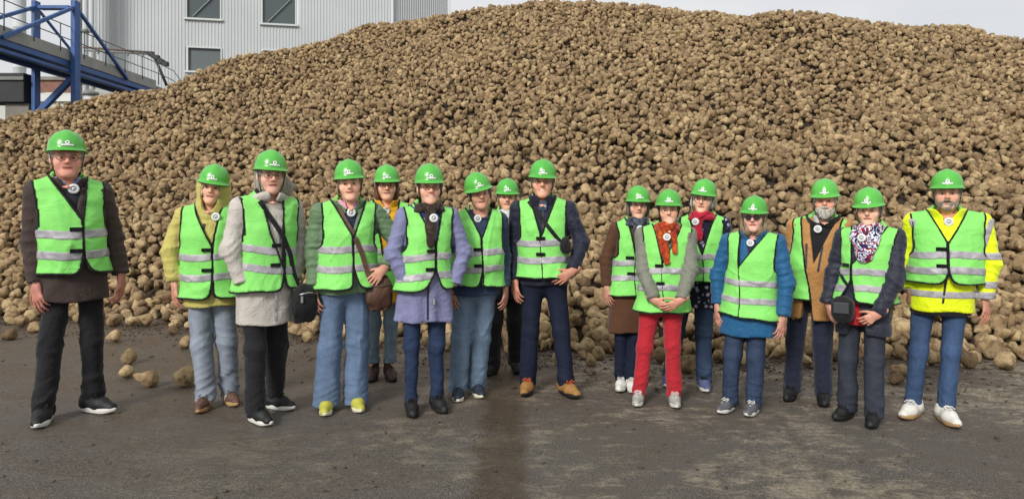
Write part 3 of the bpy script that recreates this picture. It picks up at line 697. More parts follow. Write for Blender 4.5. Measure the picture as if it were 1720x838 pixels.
def hairmat(name, col):
    if name in MATS: return MATS[name]
    m, t, b = node_mat(name); co = N(t, 'ShaderNodeTexCoord').outputs['Object']
    mp_ = N(t, 'ShaderNodeMapping'); mp_.inputs['Scale'].default_value = (150, 150, 14); t.links.new(co, mp_.inputs['Vector'])
    n1 = N(t, 'ShaderNodeTexNoise', Scale=1.0, Detail=4.0, Distortion=.6); t.links.new(mp_.outputs['Vector'], n1.inputs['Vector'])
    t.links.new(ramp(t, n1.outputs['Fac'], [(0.3, tuple(x * .45 for x in col)), (0.55, col), (0.75, tuple(min(1, x * 1.5) for x in col))]), b.inputs['Base Color'])
    b.inputs['Roughness'].default_value = .55; bp = N(t, 'ShaderNodeBump', Strength=0.9, Distance=0.006); t.links.new(n1.outputs['Fac'], bp.inputs['Height']); t.links.new(bp.outputs['Normal'], b.inputs['Normal'])
    return m
m, t, b = node_mat('skin'); at = N(t, 'ShaderNodeAttribute', attribute_name='Col'); co = N(t, 'ShaderNodeTexCoord').outputs['Object']
n1 = N(t, 'ShaderNodeTexNoise', Scale=45.0, Detail=4.0); t.links.new(co, n1.inputs['Vector'])
t.links.new(mixc(t, .35, at.outputs['Color'], ramp(t, n1.outputs['Fac'], [(.3, (.72, .66, .64)), (.7, (1, 1, 1))]), 'MULTIPLY'), b.inputs['Base Color'])
b.inputs['Roughness'].default_value = .5; b.inputs['Subsurface Weight'].default_value = .2; b.inputs['Subsurface Radius'].default_value = (.01, .004, .002); b.inputs['Subsurface Scale'].default_value = 1.0
n2 = N(t, 'ShaderNodeTexNoise', Scale=140.0, Detail=4.0); t.links.new(co, n2.inputs['Vector']); bp = N(t, 'ShaderNodeBump', Strength=0.3, Distance=0.003); t.links.new(n2.outputs['Fac'], bp.inputs['Height']); t.links.new(bp.outputs['Normal'], b.inputs['Normal'])
SKIN = m
m, t, b = node_mat('eye'); at = N(t, 'ShaderNodeAttribute', attribute_name='Col'); t.links.new(at.outputs['Color'], b.inputs['Base Color']); b.inputs['Roughness'].default_value = .15; EYE = m

m, t, b = node_mat('helmet_green'); b.inputs['Roughness'].default_value = .28; b.inputs['Coat Weight'].default_value = .25; b.inputs['Coat Roughness'].default_value = .12
co = N(t, 'ShaderNodeTexCoord').outputs['Object']; oi = N(t, 'ShaderNodeObjectInfo'); n1 = N(t, 'ShaderNodeTexNoise', Scale=14.0, Detail=6.0); t.links.new(co, n1.inputs['Vector'])
t.links.new(mixc(t, .16, ramp(t, oi.outputs['Random'], [(0, srgb(76, 172, 60)), (1, srgb(88, 184, 68))]), ramp(t, n1.outputs['Fac'], [(.35, srgb(58, 140, 50)), (.7, srgb(104, 186, 84))])), b.inputs['Base Color'])
HGREEN = m
VEST = cloth('vest_fluorescent_green', srgb(132, 216, 106), .6, .05, .08, .42, .1, 5.5)
m, t, b = node_mat('vest_reflective'); b.inputs['Roughness'].default_value = .5; b.inputs['Metallic'].default_value = .1; co = N(t, 'ShaderNodeTexCoord').outputs['Object']
n1 = N(t, 'ShaderNodeTexNoise', Scale=14.0, Detail=4.0, Distortion=.8); t.links.new(co, n1.inputs['Vector']); t.links.new(ramp(t, n1.outputs['Fac'], [(.3, srgb(138, 136, 142)), (.7, srgb(182, 178, 184))]), b.inputs['Base Color'])
bp = N(t, 'ShaderNodeBump', Strength=0.5, Distance=0.01); t.links.new(n1.outputs['Fac'], bp.inputs['Height']); t.links.new(bp.outputs['Normal'], b.inputs['Normal'])
REFL = m
PIPING = cloth('black_piping', srgb(16, 18, 18), .8)
VELCRO = cloth('black_velcro', srgb(14, 15, 16), .95)
WHITEP = simple('white_plastic', srgb(226, 228, 228), .35, .03)
GREYP = simple('grey_plastic', srgb(120, 124, 128), .4, .05)
NAVYP = simple('navy_plastic', srgb(52, 66, 92), .4, .05)
CORD = simple('black_cord', srgb(20, 20, 22), .7, .1)
CORDW = simple('pale_cord', srgb(170, 172, 176), .7, .1)
BLACKF = simple('glasses_dark', srgb(26, 24, 26), .3, .1)
METALF = simple('glasses_metal', srgb(120, 100, 84), .35, .1, metallic=.6)
LENS = simple('sunglass_lens', srgb(24, 20, 24), .08, .05, spec=.8)
EMBW = simple('emblem_white', srgb(230, 234, 230), .5, .03); EMBD = simple('emblem_dark', srgb(62, 122, 66), .5, .05)
ZIPM = simple('zip_metal', srgb(190, 190, 188), .35, .1, metallic=.7)
# ------------------------------------------------------------------ people
def unit(v): v = np.asarray(v, float); return v / (np.linalg.norm(v) + 1e-9)
def ball(c, r, n=12, m=8):
    V = []; Fq = []
    for i in range(m + 1):
        ph = math.pi * i / m
        for k in range(n): a = 2 * math.pi * k / n; V.append((c[0] + r[0]*math.sin(ph)*math.cos(a), c[1] + r[1]*math.sin(ph)*math.sin(a), c[2] + r[2]*math.cos(ph)))
    for i in range(m):
        for k in range(n): k2 = (k+1) % n; Fq.append((i*n+k, (i+1)*n+k, (i+1)*n+k2, i*n+k2))
    return np.array(V), np.array(Fq)

HELMET_CACHE = {}
def dome_r(z): 
    s = np.clip((np.asarray(z) - .054) / .129, 0, 1) ** (1 / .92); return np.sqrt(1 - s * s) ** .88
def helmet_meshes():
    if HELMET_CACHE: return HELMET_CACHE
    n = 56; th = np.linspace(0, 2 * math.pi, n, endpoint=False); rx, ry, cy = .106, .130, .012
    fx, fy = np.sin(th), -np.cos(th)                       # th = 0 looks forward
    front = np.clip(np.cos(th), 0, 1) ** 1.6; back = np.clip(-np.cos(th), 0, 1) ** 2
    rows = []
    def ring(rr, z, ex=0.0, dz=0.0):
        x = fx * (rx * rr + ex); y = cy + fy * (ry * rr + ex); rows.append(np.stack([x, y, np.full(n, 1.0) * z + dz], -1))
    for ph in np.linspace(89, 0, 16):
        p_ = R(ph); rr = math.cos(p_) ** .88; zz = .054 + .129 * math.sin(p_) ** .92
        x = fx * rx * rr; y = cy + fy * ry * rr
        ridge = .0045 * np.exp(-(x / .021) ** 4) * math.sin(p_) ** .5; sidegroove = -.002 * np.exp(-((np.abs(x) - .034) / .007) ** 2) * math.sin(p_)
        rows.append(np.stack([x * (1 + 0 * x), y, zz + ridge + sidegroove], -1))
    ring(1.0, .054, .003 + .002 * front, -.003); 
    ring(1.0, .054, .011 + .026 * front + .004 * back, -.007 - .010 * front)
    ring(1.0, .054, .012 + .027 * front + .004 * back, -.0105 - .010 * front)
    ring(1.0, .054, .009 + .023 * front, -.012 - .009 * front)
    ring(.95, .054, 0, -.008)
    for ph in (20, 45, 70, 88):
        p_ = R(ph); ring(math.cos(p_) ** .88 * .95, .054 + .122 * math.sin(p_) ** .92)
    V = np.concatenate(rows); Fq = []
    for i in range(len(rows) - 1):
        for k in range(n): k2 = (k+1) % n; Fq.append((i*n+k, (i+1)*n+k, (i+1)*n+k2, i*n+k2))
    sh = np_mesh('helmet', V, Fq); sh.materials.append(HGREEN)
    def proj(x, z, off): 
        r = dome_r(z); y = cy - ry * np.sqrt(np.maximum(r * r - (x / rx) ** 2, 0)); return y - off
    # emblem: a ring above a bar of small lettering
    V = []; Fs = []
    def quad_strip(P0, P1, off):
        b0 = len(V)
        for (a, c) in zip(P0, P1):
            for (x, z) in (a, c): V.append((x, float(proj(x, z, off)), z))
        for i in range(len(P0) - 1): Fs.append((b0+2*i, b0+2*i+1, b0+2*i+3, b0+2*i+2))
    a = np.linspace(0, 2 * math.pi, 25); zc = .0885
    quad_strip([(.0135*math.cos(t), zc + .0125*math.sin(t)) for t in a], [(.006*math.cos(t), zc + .005*math.sin(t)) for t in a], .004)
    for x0, x1 in ((-.034, -.0225), (-.0212, -.0118), (-.0105, .0010), (.0022, .0118), (.0130, .0225), (.0238, .034)):
        xs = np.linspace(x0, x1, 3); quad_strip([(x, .0780) for x in xs], [(x, .0675) for x in xs], .004)
    em = np_mesh('emblem', V, Fs); em.materials.append(EMBW)
    V = []; Fs = []
    xs = np.linspace(-.037, .037, 9); quad_strip([(x, .0800) for x in xs], [(x, .0660) for x in xs], .0028)
    quad_strip([(.0155*math.cos(t), zc + .0145*math.sin(t)) for t in a], [(.0005*math.cos(t), zc + .0005*math.sin(t)) for t in a], .0028)
    eb = np_mesh('emblem_backing', V, Fs); eb.materials.append(EMBD)
    mb = MB()
    for s in (-1, 1): mb.tube([(s*.092, -.03, .036), (s*.086, -.035, 0), (s*.078, -.04, -.05), (s*.062, -.03, -.105), (s*.035, -.02, -.138)], .0026, 6)
    me = bpy.data.meshes.new('chin_strap'); me.from_pydata(mb.v, [], mb.f); me.materials.append(CORD)
    HELMET_CACHE.update(helmet=sh, emblem=em, backing=eb, strap=me); return HELMET_CACHE

SHOE_CACHE = {}
def shoe_meshes(kind):
    """foot frame: heel at +y, toe at -y, sole on z = 0"""
    if kind in SHOE_CACHE: return SHOE_CACHE[kind]
    boot = kind == 'boot'
    def up(p):
        x, y, z = p
        d = smin(cone(p, (0, .058, .045), (0, -.05, .052), .041, .041), cone(p, (0, -.05, .043), (.004, -.128, .03), .043, .031), .03)
        d = smin(d, cone(p, (0, .045, .06), (0, .045, .17 if boot else .105), .043, .046 if boot else .042), .025)
        d = smin(d, cone(p, (0, -.015, .08), (0, -.075, .058), .024, .02), .02)               # tongue and lacing
        d = np.maximum(d, .016 - z); d = np.maximum(d, z - (.165 if boot else .098 + .012 * np.sin(y * 40)))
        return d + .0012 * fold(x, y, z, 77, 55)
    V, Fq = polygonize(up, (-.06, -.18, 0), (.06, .12, .2), .0075)
    u = np_mesh('shoe', V, Fq)
    a = np.linspace(0, 2*math.pi, 36, endpoint=False); oy = -.035 - .128 * np.cos(a); w = np.interp(oy, [-.165, -.14, -.09, -.02, .05, .085, .1], [.012, .034, .046, .040, .039, .034, .012])
    ox = np.sin(a) * w / np.maximum(np.abs(np.sin(a)), .35) * np.abs(np.sin(a)) ** .35 if False else np.sign(np.sin(a)) * w * np.abs(np.sin(a)) ** .45
    rows = [(.93, 0.0), (1.0, .005), (1.02, .018), (.99, .029), (.9, .031)]; V = []; Fs = []
    for s_, z_ in rows: V += [(x * s_, -.033 + (y + .033) * s_, z_ + (.010 * max(0, (-y - .11) / .05) if z_ < .02 else .004 * max(0, (-y - .11) / .05))) for x, y in zip(ox, oy)]
    n = 36
    for i in range(len(rows) - 1):
        for k in range(n): k2 = (k+1) % n; Fs.append((i*n+k, i*n+k2, (i+1)*n+k2, (i+1)*n+k))
    Fs.append(tuple(reversed(range(n)))); Fs.append(tuple(range((len(rows)-1)*n, len(rows)*n)))
    s = bpy.data.meshes.new('sole'); s.from_pydata(V, [], Fs); s.polygons.foreach_set('use_smooth', [True]*len(s.polygons))
    mb = MB()
    for i in range(5):
        y = -.088 + i * .017; zz = float(.058 + .0072 * i)
        mb.tube([(-.024, y, zz + .012), (-.008, y + .006, zz + .023), (.008, y - .002, zz + .023), (.024, y + .004, zz + .012)], .0034, 5)
    mb.tube([(0, -.018, .106), (-.02, -.035, .11), (-.03, -.05, .098)], .003, 5); mb.tube([(0, -.018, .106), (.02, -.035, .11), (.032, -.05, .096)], .003, 5)
    l = bpy.data.meshes.new('laces'); l.from_pydata(mb.v, [], mb.f)
    V, Fq = polygonize(lambda p: np.maximum(np.maximum(up(p) - .003, -up(p) - .006), np.minimum(np.minimum(np.abs(p[1] + .5*p[2] - .045) - .006, np.abs(p[1] + .5*p[2] - .018) - .006), np.abs(p[1] + .5*p[2] + .009) - .006) + 0 * p[0] + np.where((p[2] < .025) | (p[2] > .078) | (np.abs(p[0]) < .02), 1, 0)), (-.06, -.18, 0), (.06, .12, .2), .0045) if kind == 'striped' else (np.zeros((0, 3)), np.zeros((0, 4), int))
    st = np_mesh('stripes', V, Fq) if len(V) else None
    SHOE_CACHE[kind] = (u, s, l, st); return SHOE_CACHE[kind]

def hand_sdf(W, d, n, tdir, curl, spread=1.0, k=.008):
    """palm and five fingers; W wrist, d along the hand, n palm normal, tdir towards the thumb"""
    W, d, n, tdir = np.asarray(W, float), unit(d), unit(n), unit(tdir)
    segs = []
    base = [(.031, .088), (.0105, .093), (-.0105, .089), (-.030, .080)]; ln = [(.040, .025, .020), (.044, .028, .021), (.041, .026, .021), (.032, .020, .018)]
    for i, (tb, db) in enumerate(base):
        p0 = W + d * db + tdir * tb; a = curl[0] * (1 + .10 * i); fan = tdir * (.11 * spread * (1.5 - i) / 1.5)
        for j, L in enumerate(ln[i]):
            ang = a * (.55 + .55 * j) if j else a * .5
            dir_ = unit(d * math.cos(ang) + n * math.sin(ang) + fan); p1 = p0 + dir_ * L
            segs.append((p0, p1, .0088 - .0008*j - .0006*(i == 3), .0082 - .0008*j - .0006*(i == 3))); p0 = p1
    p0 = W + d * .028 + tdir * .026
    for j, L in enumerate((.040, .030, .024)):
        dir_ = unit(d * (.75 + .1*j) + tdir * (.75 - .28*j) + n * (curl[1] * (.5 + .3*j))); p1 = p0 + dir_ * L; segs.append((p0, p1, .0125 - .0015*j, .011 - .0015*j)); p0 = p1
    def f(p):
        pal = smin(cone(p, W + d*.015, W + d*.075 + tdir*.018, .024, .022, (n, .55)), cone(p, W + d*.015, W + d*.072 - tdir*.016, .024, .021, (n, .55)), .015)
        pal = smin(pal, cone(p, W - d*.05, W + d*.012, .029, .0255, (n, .72)), .02)
        dd = None
        for a, b, r0, r1 in segs:
            c = cone(p, a, b, r0, r1); dd = c if dd is None else np.minimum(dd, c)
        return smin(pal, dd, k)
    P = np.array([s[1] for s in segs] + [s[0] for s in segs] + [W - d*.05]); return f, P.min(0) - .03, P.max(0) + .03

ROOTS = {}
def rot_head(yaw, roll, pitch):
    return np.array(Euler((R(pitch), R(roll), R(yaw)), 'XYZ').to_matrix())

def colour(me, cols):
    a = me.color_attributes.new('Col', 'FLOAT_COLOR', 'POINT'); a.data.foreach_set('color', np.concatenate([cols, np.ones((len(cols), 1))], 1).astype(F32).ravel())

def thing_at(name, key, c, label, cat, group=None):
    """a top-level thing worn or carried by a figure: its origin sits at c of that figure's frame"""
    r = ROOTS[key]; s = r.scale[0]; o = empty(name, r.matrix_basis @ Vector(c), r.rotation_euler.z, s); tag(o, label, cat, group); return o

def ribbon(path, width, thick, nrm):
    """flat band along a path of points; nrm = outward normals"""
    mb = MB(); V = []
    P = [Vector(p) for p in path]
    for i, p in enumerate(P):
        d = (P[min(i+1, len(P)-1)] - P[max(i-1, 0)]).normalized(); nn = Vector(nrm[i]).normalized(); w = d.cross(nn).normalized() * width / 2; nn = nn * thick
        V += [p - w, p + w, p + w + nn, p - w + nn]
    Fs = []
    for i in range(len(P) - 1):
        b0 = 4*i
        for k in range(4): k2 = (k+1) % 4; Fs.append((b0+k, b0+k2, b0+4+k2, b0+4+k))
    Fs += [(0, 3, 2, 1), tuple(4*(len(P)-1) + k for k in range(4))]
    mb.add(V, Fs); return mb

def person(key, S, label):
    yf = S['yf']; D = FPX * CAMH / (yf - YHOR); ppm = FPX / D; H = (yf - S['top']) / ppm; s = H / 1.80; X0 = (S['x'] - 860) / ppm
    # a helmet top nearer than the feet plane projects the same way, so height is read at the standing depth
    phi = math.atan2(X0, D); cph = math.cos(phi); rz = -phi + R(S.get('turn', 0)); root = empty('person', (X0, D, 0), rz, s); tag(root, label, 'person', 'visitors in green helmets and vests'); ROOTS[key] = root
    lx = lambda q: (q - S['x']) / ppm / s * cph
    lz = lambda q: (yf - q) / ppm / s
    G = dict(root=root, lx=lx, lz=lz, s=s, S=S)
    S = dict(S)
    for k_ in ('shw', 'cw', 'ww', 'hw', 'hemw'):
        if k_ in S: S[k_] = S[k_] * cph
    g = lambda k, d=None: S.get(k, d)
    seed = sum(map(ord, key))
    male = g('male', False); bulk = g('bulk', 1.0) * (.6 + .4 * cph)
    # ---- skeleton
    hcx = lx(S['hx']); tcx = lx(g('tx', (S['x'] + S['hx']) / 2)); HZ = 1.617
    shw = g('shw', .185 if male else .165) ; shz = g('shz', 1.418)
    lean = lambda z: np.interp(z, [.85, 1.25, 1.5], [lx(g('px', S['x'])), tcx, hcx * .6 + tcx * .4])
    SH = {-1: np.array([tcx - shw, .015, shz + g('tilt', 0) * -1]), 1: np.array([tcx + shw, .015, shz + g('tilt', 0)])}
    feet = {}
    for side, kf in ((-1, 'fl'), (1, 'fr')):
        fx_, fy_, fyaw = S[kf]; w = gnd(fx_, fy_ - 5); ox_, oy_ = (w.x - X0) / s, (w.y - D) / s; feet[side] = (np.array([ox_ * math.cos(rz) + oy_ * math.sin(rz), -ox_ * math.sin(rz) + oy_ * math.cos(rz), 0]), R(fyaw - S.get('turn', 0) * .6))
    hip_x = lx(g('px', S['x']))
    # ---- torso and sleeves
    cw, ww, hw, dp = g('cw', .19 if male else .175), g('ww', .175 if male else .165), g('hw', .18), g('dp', .125)
    zh = lz(S['hem']); hemw = g('hemw', hw * 1.04)
    raw = [(zh - .02, lean(zh), 0, hemw, dp * 1.06), (.93, lean(.93), 0, hw, dp * 1.04), (1.08, lean(1.08), -.004 - g('belly', 0) * .4, ww, dp * .98 + g('belly', 0)), (1.26, lean(1.26), 0, cw, dp * 1.0), (1.36, lean(1.36), .006, cw * .95, dp * .86), (1.43, lean(1.43), .014, cw * .66, dp * .66), (1.485, lean(1.48), .02, .072, .07), (1.52, lean(1.5), .022, .062, .062)]
    secs = [raw[0]] + [r for r in raw[1:] if r[0] > zh + .04]
    def torso(p):
        d = loft(p, secs)
        for sd_ in (-1, 1): d = smin(d, cone(p, (lean(1.45) + sd_ * .055, .02, 1.442), SH[sd_] - np.array([sd_ * .018, 0, .012]), .05 * bulk, .057 * bulk), .06)
        return d
    arms = {}; arm_pts = {}
    for sd_, kh in ((-1, 'hl'), (1, 'hr')):
        hsp = S.get(kh)
        if hsp is None: hsp = dict(x=S['x'] + sd_ * (shw + .055) * ppm * s, y=yf - .80 * ppm * s)
        hd = unit(hsp.get('d', (-.10 * sd_, -.25, -1))); hc = np.array([lx(hsp['x']), hsp.get('dy', -.06), lz(hsp['y'])])
        W = hc - hd * .075 if not hsp.get('pocket') else hc
        A = SH[sd_]; L1, L2 = .285, .25; v = W - A; dist = np.linalg.norm(v)
        if dist > (L1 + L2) * .985: k_ = dist / ((L1 + L2) * .985); L1 *= k_; L2 *= k_
        hint = np.array(hsp.get('hint', (sd_ * .28, .9, -.1))); hint = unit(hint - v * hint.dot(v) / (v.dot(v)))
        a_ = (L1 * L1 - L2 * L2 + dist * dist) / (2 * dist); hh_ = math.sqrt(max(L1 * L1 - a_ * a_, 0)); E_ = A + v / dist * a_ + hint * hh_
        arm_pts[sd_] = (A, E_, W, hd, hsp)
        cuff = W - unit(W - E_) * hsp.get('cuff', .012)
        arms[sd_] = ((A, E_, cuff), (g('ra', .060) * bulk, g('re', .052) * bulk, g('rc', .043) * bulk))
    folds_a = g('folds', .006)
    def sleeve(p, sd_):
        P_, r_ = arms[sd_]; d = chain(p, P_, r_, .03)
        ax = unit(P_[2] - P_[1]); tt = (p[0]-P_[2][0])*ax[0] + (p[1]-P_[2][1])*ax[1] + (p[2]-P_[2][2])*ax[2]
        el = (p[0]-P_[1][0])**2 + (p[1]-P_[1][1])**2 + (p[2]-P_[1][2])**2
        d = d + (folds_a * .8 + .005 * np.exp(-el / .012)) * (np.abs(fold(p[0], p[1], p[2], seed + 3 + sd_, 22, .8, 1.1)) - .4)
        st_ = 1 - np.abs(np.sin(tt * 48 + 3.0 * fold(p[0], p[1], p[2], seed + 31, 9) + sd_)); d = d - folds_a * 1.9 * st_ ** 2 * (.45 + .8 * np.exp(-el / .010) + .5 * np.exp(-(tt / .05) ** 2))
        near = ((p[0]-P_[2][0])**2 + (p[1]-P_[2][1])**2 + (p[2]-P_[2][2])**2) < .09**2
        return np.where(near, np.maximum(d, tt), d)
    quilt = g('quilt', 0)
    def jfold(p):
        x, y, z = p; cr = fold(x, y, z, seed + 8, 7, 1.3, .8)
        return folds_a * (.7 * fold(x, y, z, seed, 12, 1.5, .5) + .9 * (np.abs(fold(x, y, z, seed + 7, 15, .9, 1.2)) - .4) - .9 * np.exp(-(cr / .15) ** 2)) * np.interp(z, [.6, 1.0, 1.3, 1.45], [1.2, 1.0, .8, .3])
    vcut = g('vcut'); openlow = g('openlow')
    def jacket(p, cut=True):
        x, y, z = p; d = torso(p)
        for sd_ in (-1, 1): d = smin(d, sleeve(p, sd_), .035)
        d = d + jfold(p)
        if g('flare'): d = d + g('flare') * np.clip((.98 - z) / .3, 0, 1) * np.sin(np.arctan2(y, x - hip_x) * 7 + seed) 
        if quilt: d = d - .007 * np.abs(np.sin((z + .02 * np.abs(x)) * math.pi / quilt)) ** .6 + .005
        d = np.maximum(d, zh + g('hemtilt', 0) * (x - hip_x) + .006 * np.sin(x * 21 + seed) - z)
        if cut and vcut:
            zv, vw_ = vcut; xx = np.abs(x - lean(np.clip(z, 1.0, 1.5)) - g('vx', 0)); m_ = (vw_ * (z - zv) / (1.47 - zv) - xx) * .8; m_ = np.where(y < .01, m_, -1); d = np.maximum(d, np.minimum(m_, .04))
        if cut and openlow:
            zo, wo = openlow; xx = np.abs(x - hip_x - g('ox', 0)); m_ = (wo * (zo - z) / (zo - zh + .01) - xx) * .8; m_ = np.where(y < 0, m_, -1); d = np.maximum(d, np.minimum(m_, .04))
        return np.maximum(d, z - 1.47 - .03 * np.clip(y / .05, -1, 1))
    G.update(torso=torso, jacket=jacket, lean=lean)
    xr = [min(arm_pts[k_][j][0] for k_ in (-1, 1) for j in range(3)) - .09, max(arm_pts[k_][j][0] for k_ in (-1, 1) for j in range(3)) + .09]
    yr = [min(-dp - .1, min(arm_pts[k_][j][1] for k_ in (-1, 1) for j in range(3)) - .08), max(dp + .08, max(arm_pts[k_][j][1] for k_ in (-1, 1) for j in range(3)) + .08)]
    V, Fq = polygonize(jacket, (min(xr[0], hip_x - hemw - .06), yr[0], zh - .05), (max(xr[1], hip_x + hemw + .06), yr[1], 1.56), .0102)
    jk = link(g('jname', 'jacket'), np_mesh('jacket', V, Fq), S['jmat'], root); G['jk'] = jk
    if g('inner'):
        imat, izl = g('inner'); ins = [(z_, cx_, cy_, a_ - .016, b_ - .016) for z_, cx_, cy_, a_, b_ in secs if z_ > .9] if izl is None else [(izl, lean(izl), 0, hw - .012, dp * 1.04 - .012)] + [(z_, cx_, cy_, a_ - .016, b_ - .016) for z_, cx_, cy_, a_, b_ in secs if z_ > izl + .05]
        fin = lambda p: np.maximum(loft(p, ins) + .004 * fold(p[0], p[1], p[2], seed + 9, 16), p[2] - 1.465 - .02 * np.clip(p[1] / .05, -1, 1))
        V, Fq = polygonize(fin, (hip_x - .3, -.25, ins[0][0] - .03), (hip_x + .3, .02, 1.52), .011)
        link('pullover', np_mesh('pullover', V, Fq), imat, root); G['inner'] = fin
    # ---- trousers
    tr = tuple(q_ * cph * .95 for q_ in g('leg', (.088, .066, .058))); ptop = max(zh + .06, .96)
    legs = {}
    for sd_ in (-1, 1):
        ft, yw = feet[sd_]; hp_ = np.array([hip_x + sd_ * g('hipw', .085), 0.01, .87]); an = ft + np.array([0, .045, .05]); kn = hp_ * .47 + an * .53; kn[2] = .47; kn[1] += -.03 + g('knee', 0) * sd_; legs[sd_] = (hp_, kn, an)
    th_ = g('tfold', .0055)
    def leg_d(p, sd_):
        hp_, kn, an = legs[sd_]; x, y, z = p
        d = smin(cone(p, hp_, kn, tr[0], tr[1]), cone(p, kn, an + np.array([0, -.01, 0]), tr[1], tr[2]), .03)
        w = np.interp(z, [.05, .15, .35, .5, .62, .85], [2.0, 1.5, .7, 1.2, .6, .6])
        d = d + th_ * w * (.55 * fold(x + sd_ * 3, y, z, seed + 21, 13, 1.0, 1.1) + 1.0 * np.abs(fold(x + sd_ * 3, y, z, seed + 22, 17, .8, 1.35)) - .4)
        an_ = np.arctan2(y - an[1], x - an[0]); st_ = 1 - np.abs(np.sin(z * 50 + 2.2 * np.sin(an_ + seed + sd_) + 3.4 * fold(x + sd_, y, z, seed + 23, 10)))
        d = d - th_ * 1.2 * st_ ** 2 * np.interp(z, [.04, .1, .24, .34, .42, .52, .62, .7, .78, .86], [.6, 1.3, .6, .15, .4, .7, .15, .05, .3, .4])
        cr = fold(x + sd_ * 2, y, z, seed + 25, 8, 1.1, .8); d = d - .0075 * np.exp(-(cr / .15) ** 2)
        return np.maximum(d, g('cuffz', .045) - z)
    def trousers(p):
        a_, b_ = leg_d(p, -1), leg_d(p, 1); d = smin(a_, b_, .018)
        pe = ellip(p, (hip_x, .015, .90), (hw * .99, dp * 1.02, .16)); d = smin(d, pe, .05)
        return np.maximum(d, p[2] - ptop)
    lo = np.min([l[2] for l in legs.values()], 0); hi_ = np.max([l[2] for l in legs.values()], 0)
    V, Fq = polygonize(trousers, (min(lo[0], hip_x - .2) - .12, min(lo[1], 0) - .16, 0), (max(hi_[0], hip_x + .2) + .12, max(hi_[1], 0) + .18, ptop + .03), .0106)
    link('trousers', np_mesh('trousers', V, Fq), S['tmat'], root)
    # ---- shoes
    sk, su, so, sl = S['shoe']
    um, sm_, lm, stm = shoe_meshes(sk)
    for sd_ in (-1, 1):
        ft, yw = feet[sd_]
        def cp(me, name, mat, par):
            me2 = SHOE_CACHE.get((me.name, mat.name))
            if me2 is None: me2 = me.copy(); me2.materials.clear(); me2.materials.append(mat); SHOE_CACHE[(me.name, mat.name)] = me2
            return link(name, me2, None, par)
        u_ = cp(um, 'shoe', su, root); u_.location = ft; u_.rotation_euler = (0, 0, yw); k_ = g('shoes', 1.0); u_.scale = (k_ * (-1 if sd_ < 0 else 1), k_, k_)
        cp(sm_, 'sole', so, u_)
        if sl: cp(lm, 'laces', sl, u_)
        if stm: cp(stm, 'stripes', simple('shoe_stripe_white', srgb(214, 208, 196), .6, .05), u_)
    # ---- body: head, neck, hands and the trunk under the clothes, one mesh
    Rm = rot_head(g('yaw', 0) - .75 * g('turn', 0), g('roll', 0), g('pitch', 0)); hc = np.array([hcx, g('hy', -.02), HZ])
    toP = lambda V: V @ Rm.T + hc
    fw, jw = g('fw', 1.0) * 1.06, g('jw', 1.0) * 1.07
    def skull(p): return smin(ellip(p, (0, .018, .04), (.076 * fw, .096, .088)), ellip(p, (0, -.020, -.050), (.057 * jw, .070, .072)), .05)
    def head(p):
        x, y, z = p; d = skull(p); ax = np.abs(x); q = (ax, y, z)
        d = smin(d, ellip(p, (0, -.064, -.098), (.027 * jw, .025, .021)), .03); d = smin(d, ellip(q, (.042, -.056, -.024), (.025, .027, .027)), .03)
        d = smin(d, cone(q, (.010, -.088, .028), (.046, -.074, .030), .010, .008), .018)
        d = smax(d, -ellip(q, (.0315, -.105, .005), (.0185, .022, .0115)), .012)
        d = smin(d, cone(p, (0, -.087, .020), (0, -.113, -.020), .0075, .0120 * g('nose', 1)), .012); d = smin(d, ellip(q, (.0115, -.099, -.026), (.0085, .011, .0075)), .008)
        d = smax(d, -cone(q, (.022, -.104, -.032), (.040, -.086, -.068), .0045, .0035), .008)
        mz = -.058 + g('smile', 0) * 9 * x * x
        d = smin(d, cone((ax, y, z - mz + .058), (0, -.090, -.0535), (.026, -.080, -.057), .0055, .003), .006); d = smin(d, cone((ax, y, z - mz + .058), (0, -.089, -.0645), (.024, -.079, -.060), .0065, .003), .006)
        d = smin(d, ellip(q, (.079 * fw, .010, -.004), (.010, .019, .032)), .010)
        nk = cone(p, (0, .022, -.07), (0, .042, -.22), .050 * g('nk', 1.0), .058 * g('nk', 1.0)); d = smin(d, nk, .03)
        return d + .0010 * fold(x, y, z, seed, 120)
    V, Fq = polygonize(head, (-.11, -.14, -.25), (.11, .13, .15), .0060)
    sc = np.array(srgb(*[min(255, c_ * 1.2) for c_ in g('skin', (204, 158, 136))])); col = np.tile(sc, (len(V), 1)); x, y, z = V.T; ax = np.abs(x)
    def blend(m_, c_): 
        nonlocal col
        col = col * (1 - m_[:, None]) + np.array(c_) * m_[:, None]
    fr_ = np.clip((-y - .03) / .03, 0, 1); red = sc * np.array([1.0, .70, .66])
    blend(.32 * fr_ * np.exp(-((ax - .044) / .022) ** 2 - ((z + .022) / .022) ** 2), red); blend(.34 * fr_ * np.exp(-(ax / .015) ** 2 - ((z + .02) / .016) ** 2), red)
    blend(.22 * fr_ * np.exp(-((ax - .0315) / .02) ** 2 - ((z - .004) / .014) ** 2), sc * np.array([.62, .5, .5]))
    mz = -.058 + g('smile', 0) * 9 * x * x
    blend(.75 * fr_ * np.clip(1.5 - ((ax / .030) ** 4 + ((z - mz) / .0105) ** 2), 0, 1), sc * np.array([.80, .48, .48]))
    blend(.9 * fr_ * np.clip(1.6 - ((ax / .029) ** 6 + ((z - mz) / .0036) ** 2), 0, 1), srgb(92, 44, 42))
    if g('smile', 0) > .5: blend(.95 * fr_ * np.clip(1.6 - ((ax / .021) ** 4 + ((z - mz + .0005) / .0042) ** 2), 0, 1), srgb(226, 216, 200))
    bc = srgb(*g('brow', (120, 104, 92))); blend(.9 * fr_ * np.clip(1.5 - (((ax - .031) / .02) ** 4 + ((z - .028 + 6 * (ax - .028) ** 2) / .0055) ** 2), 0, 1), bc)
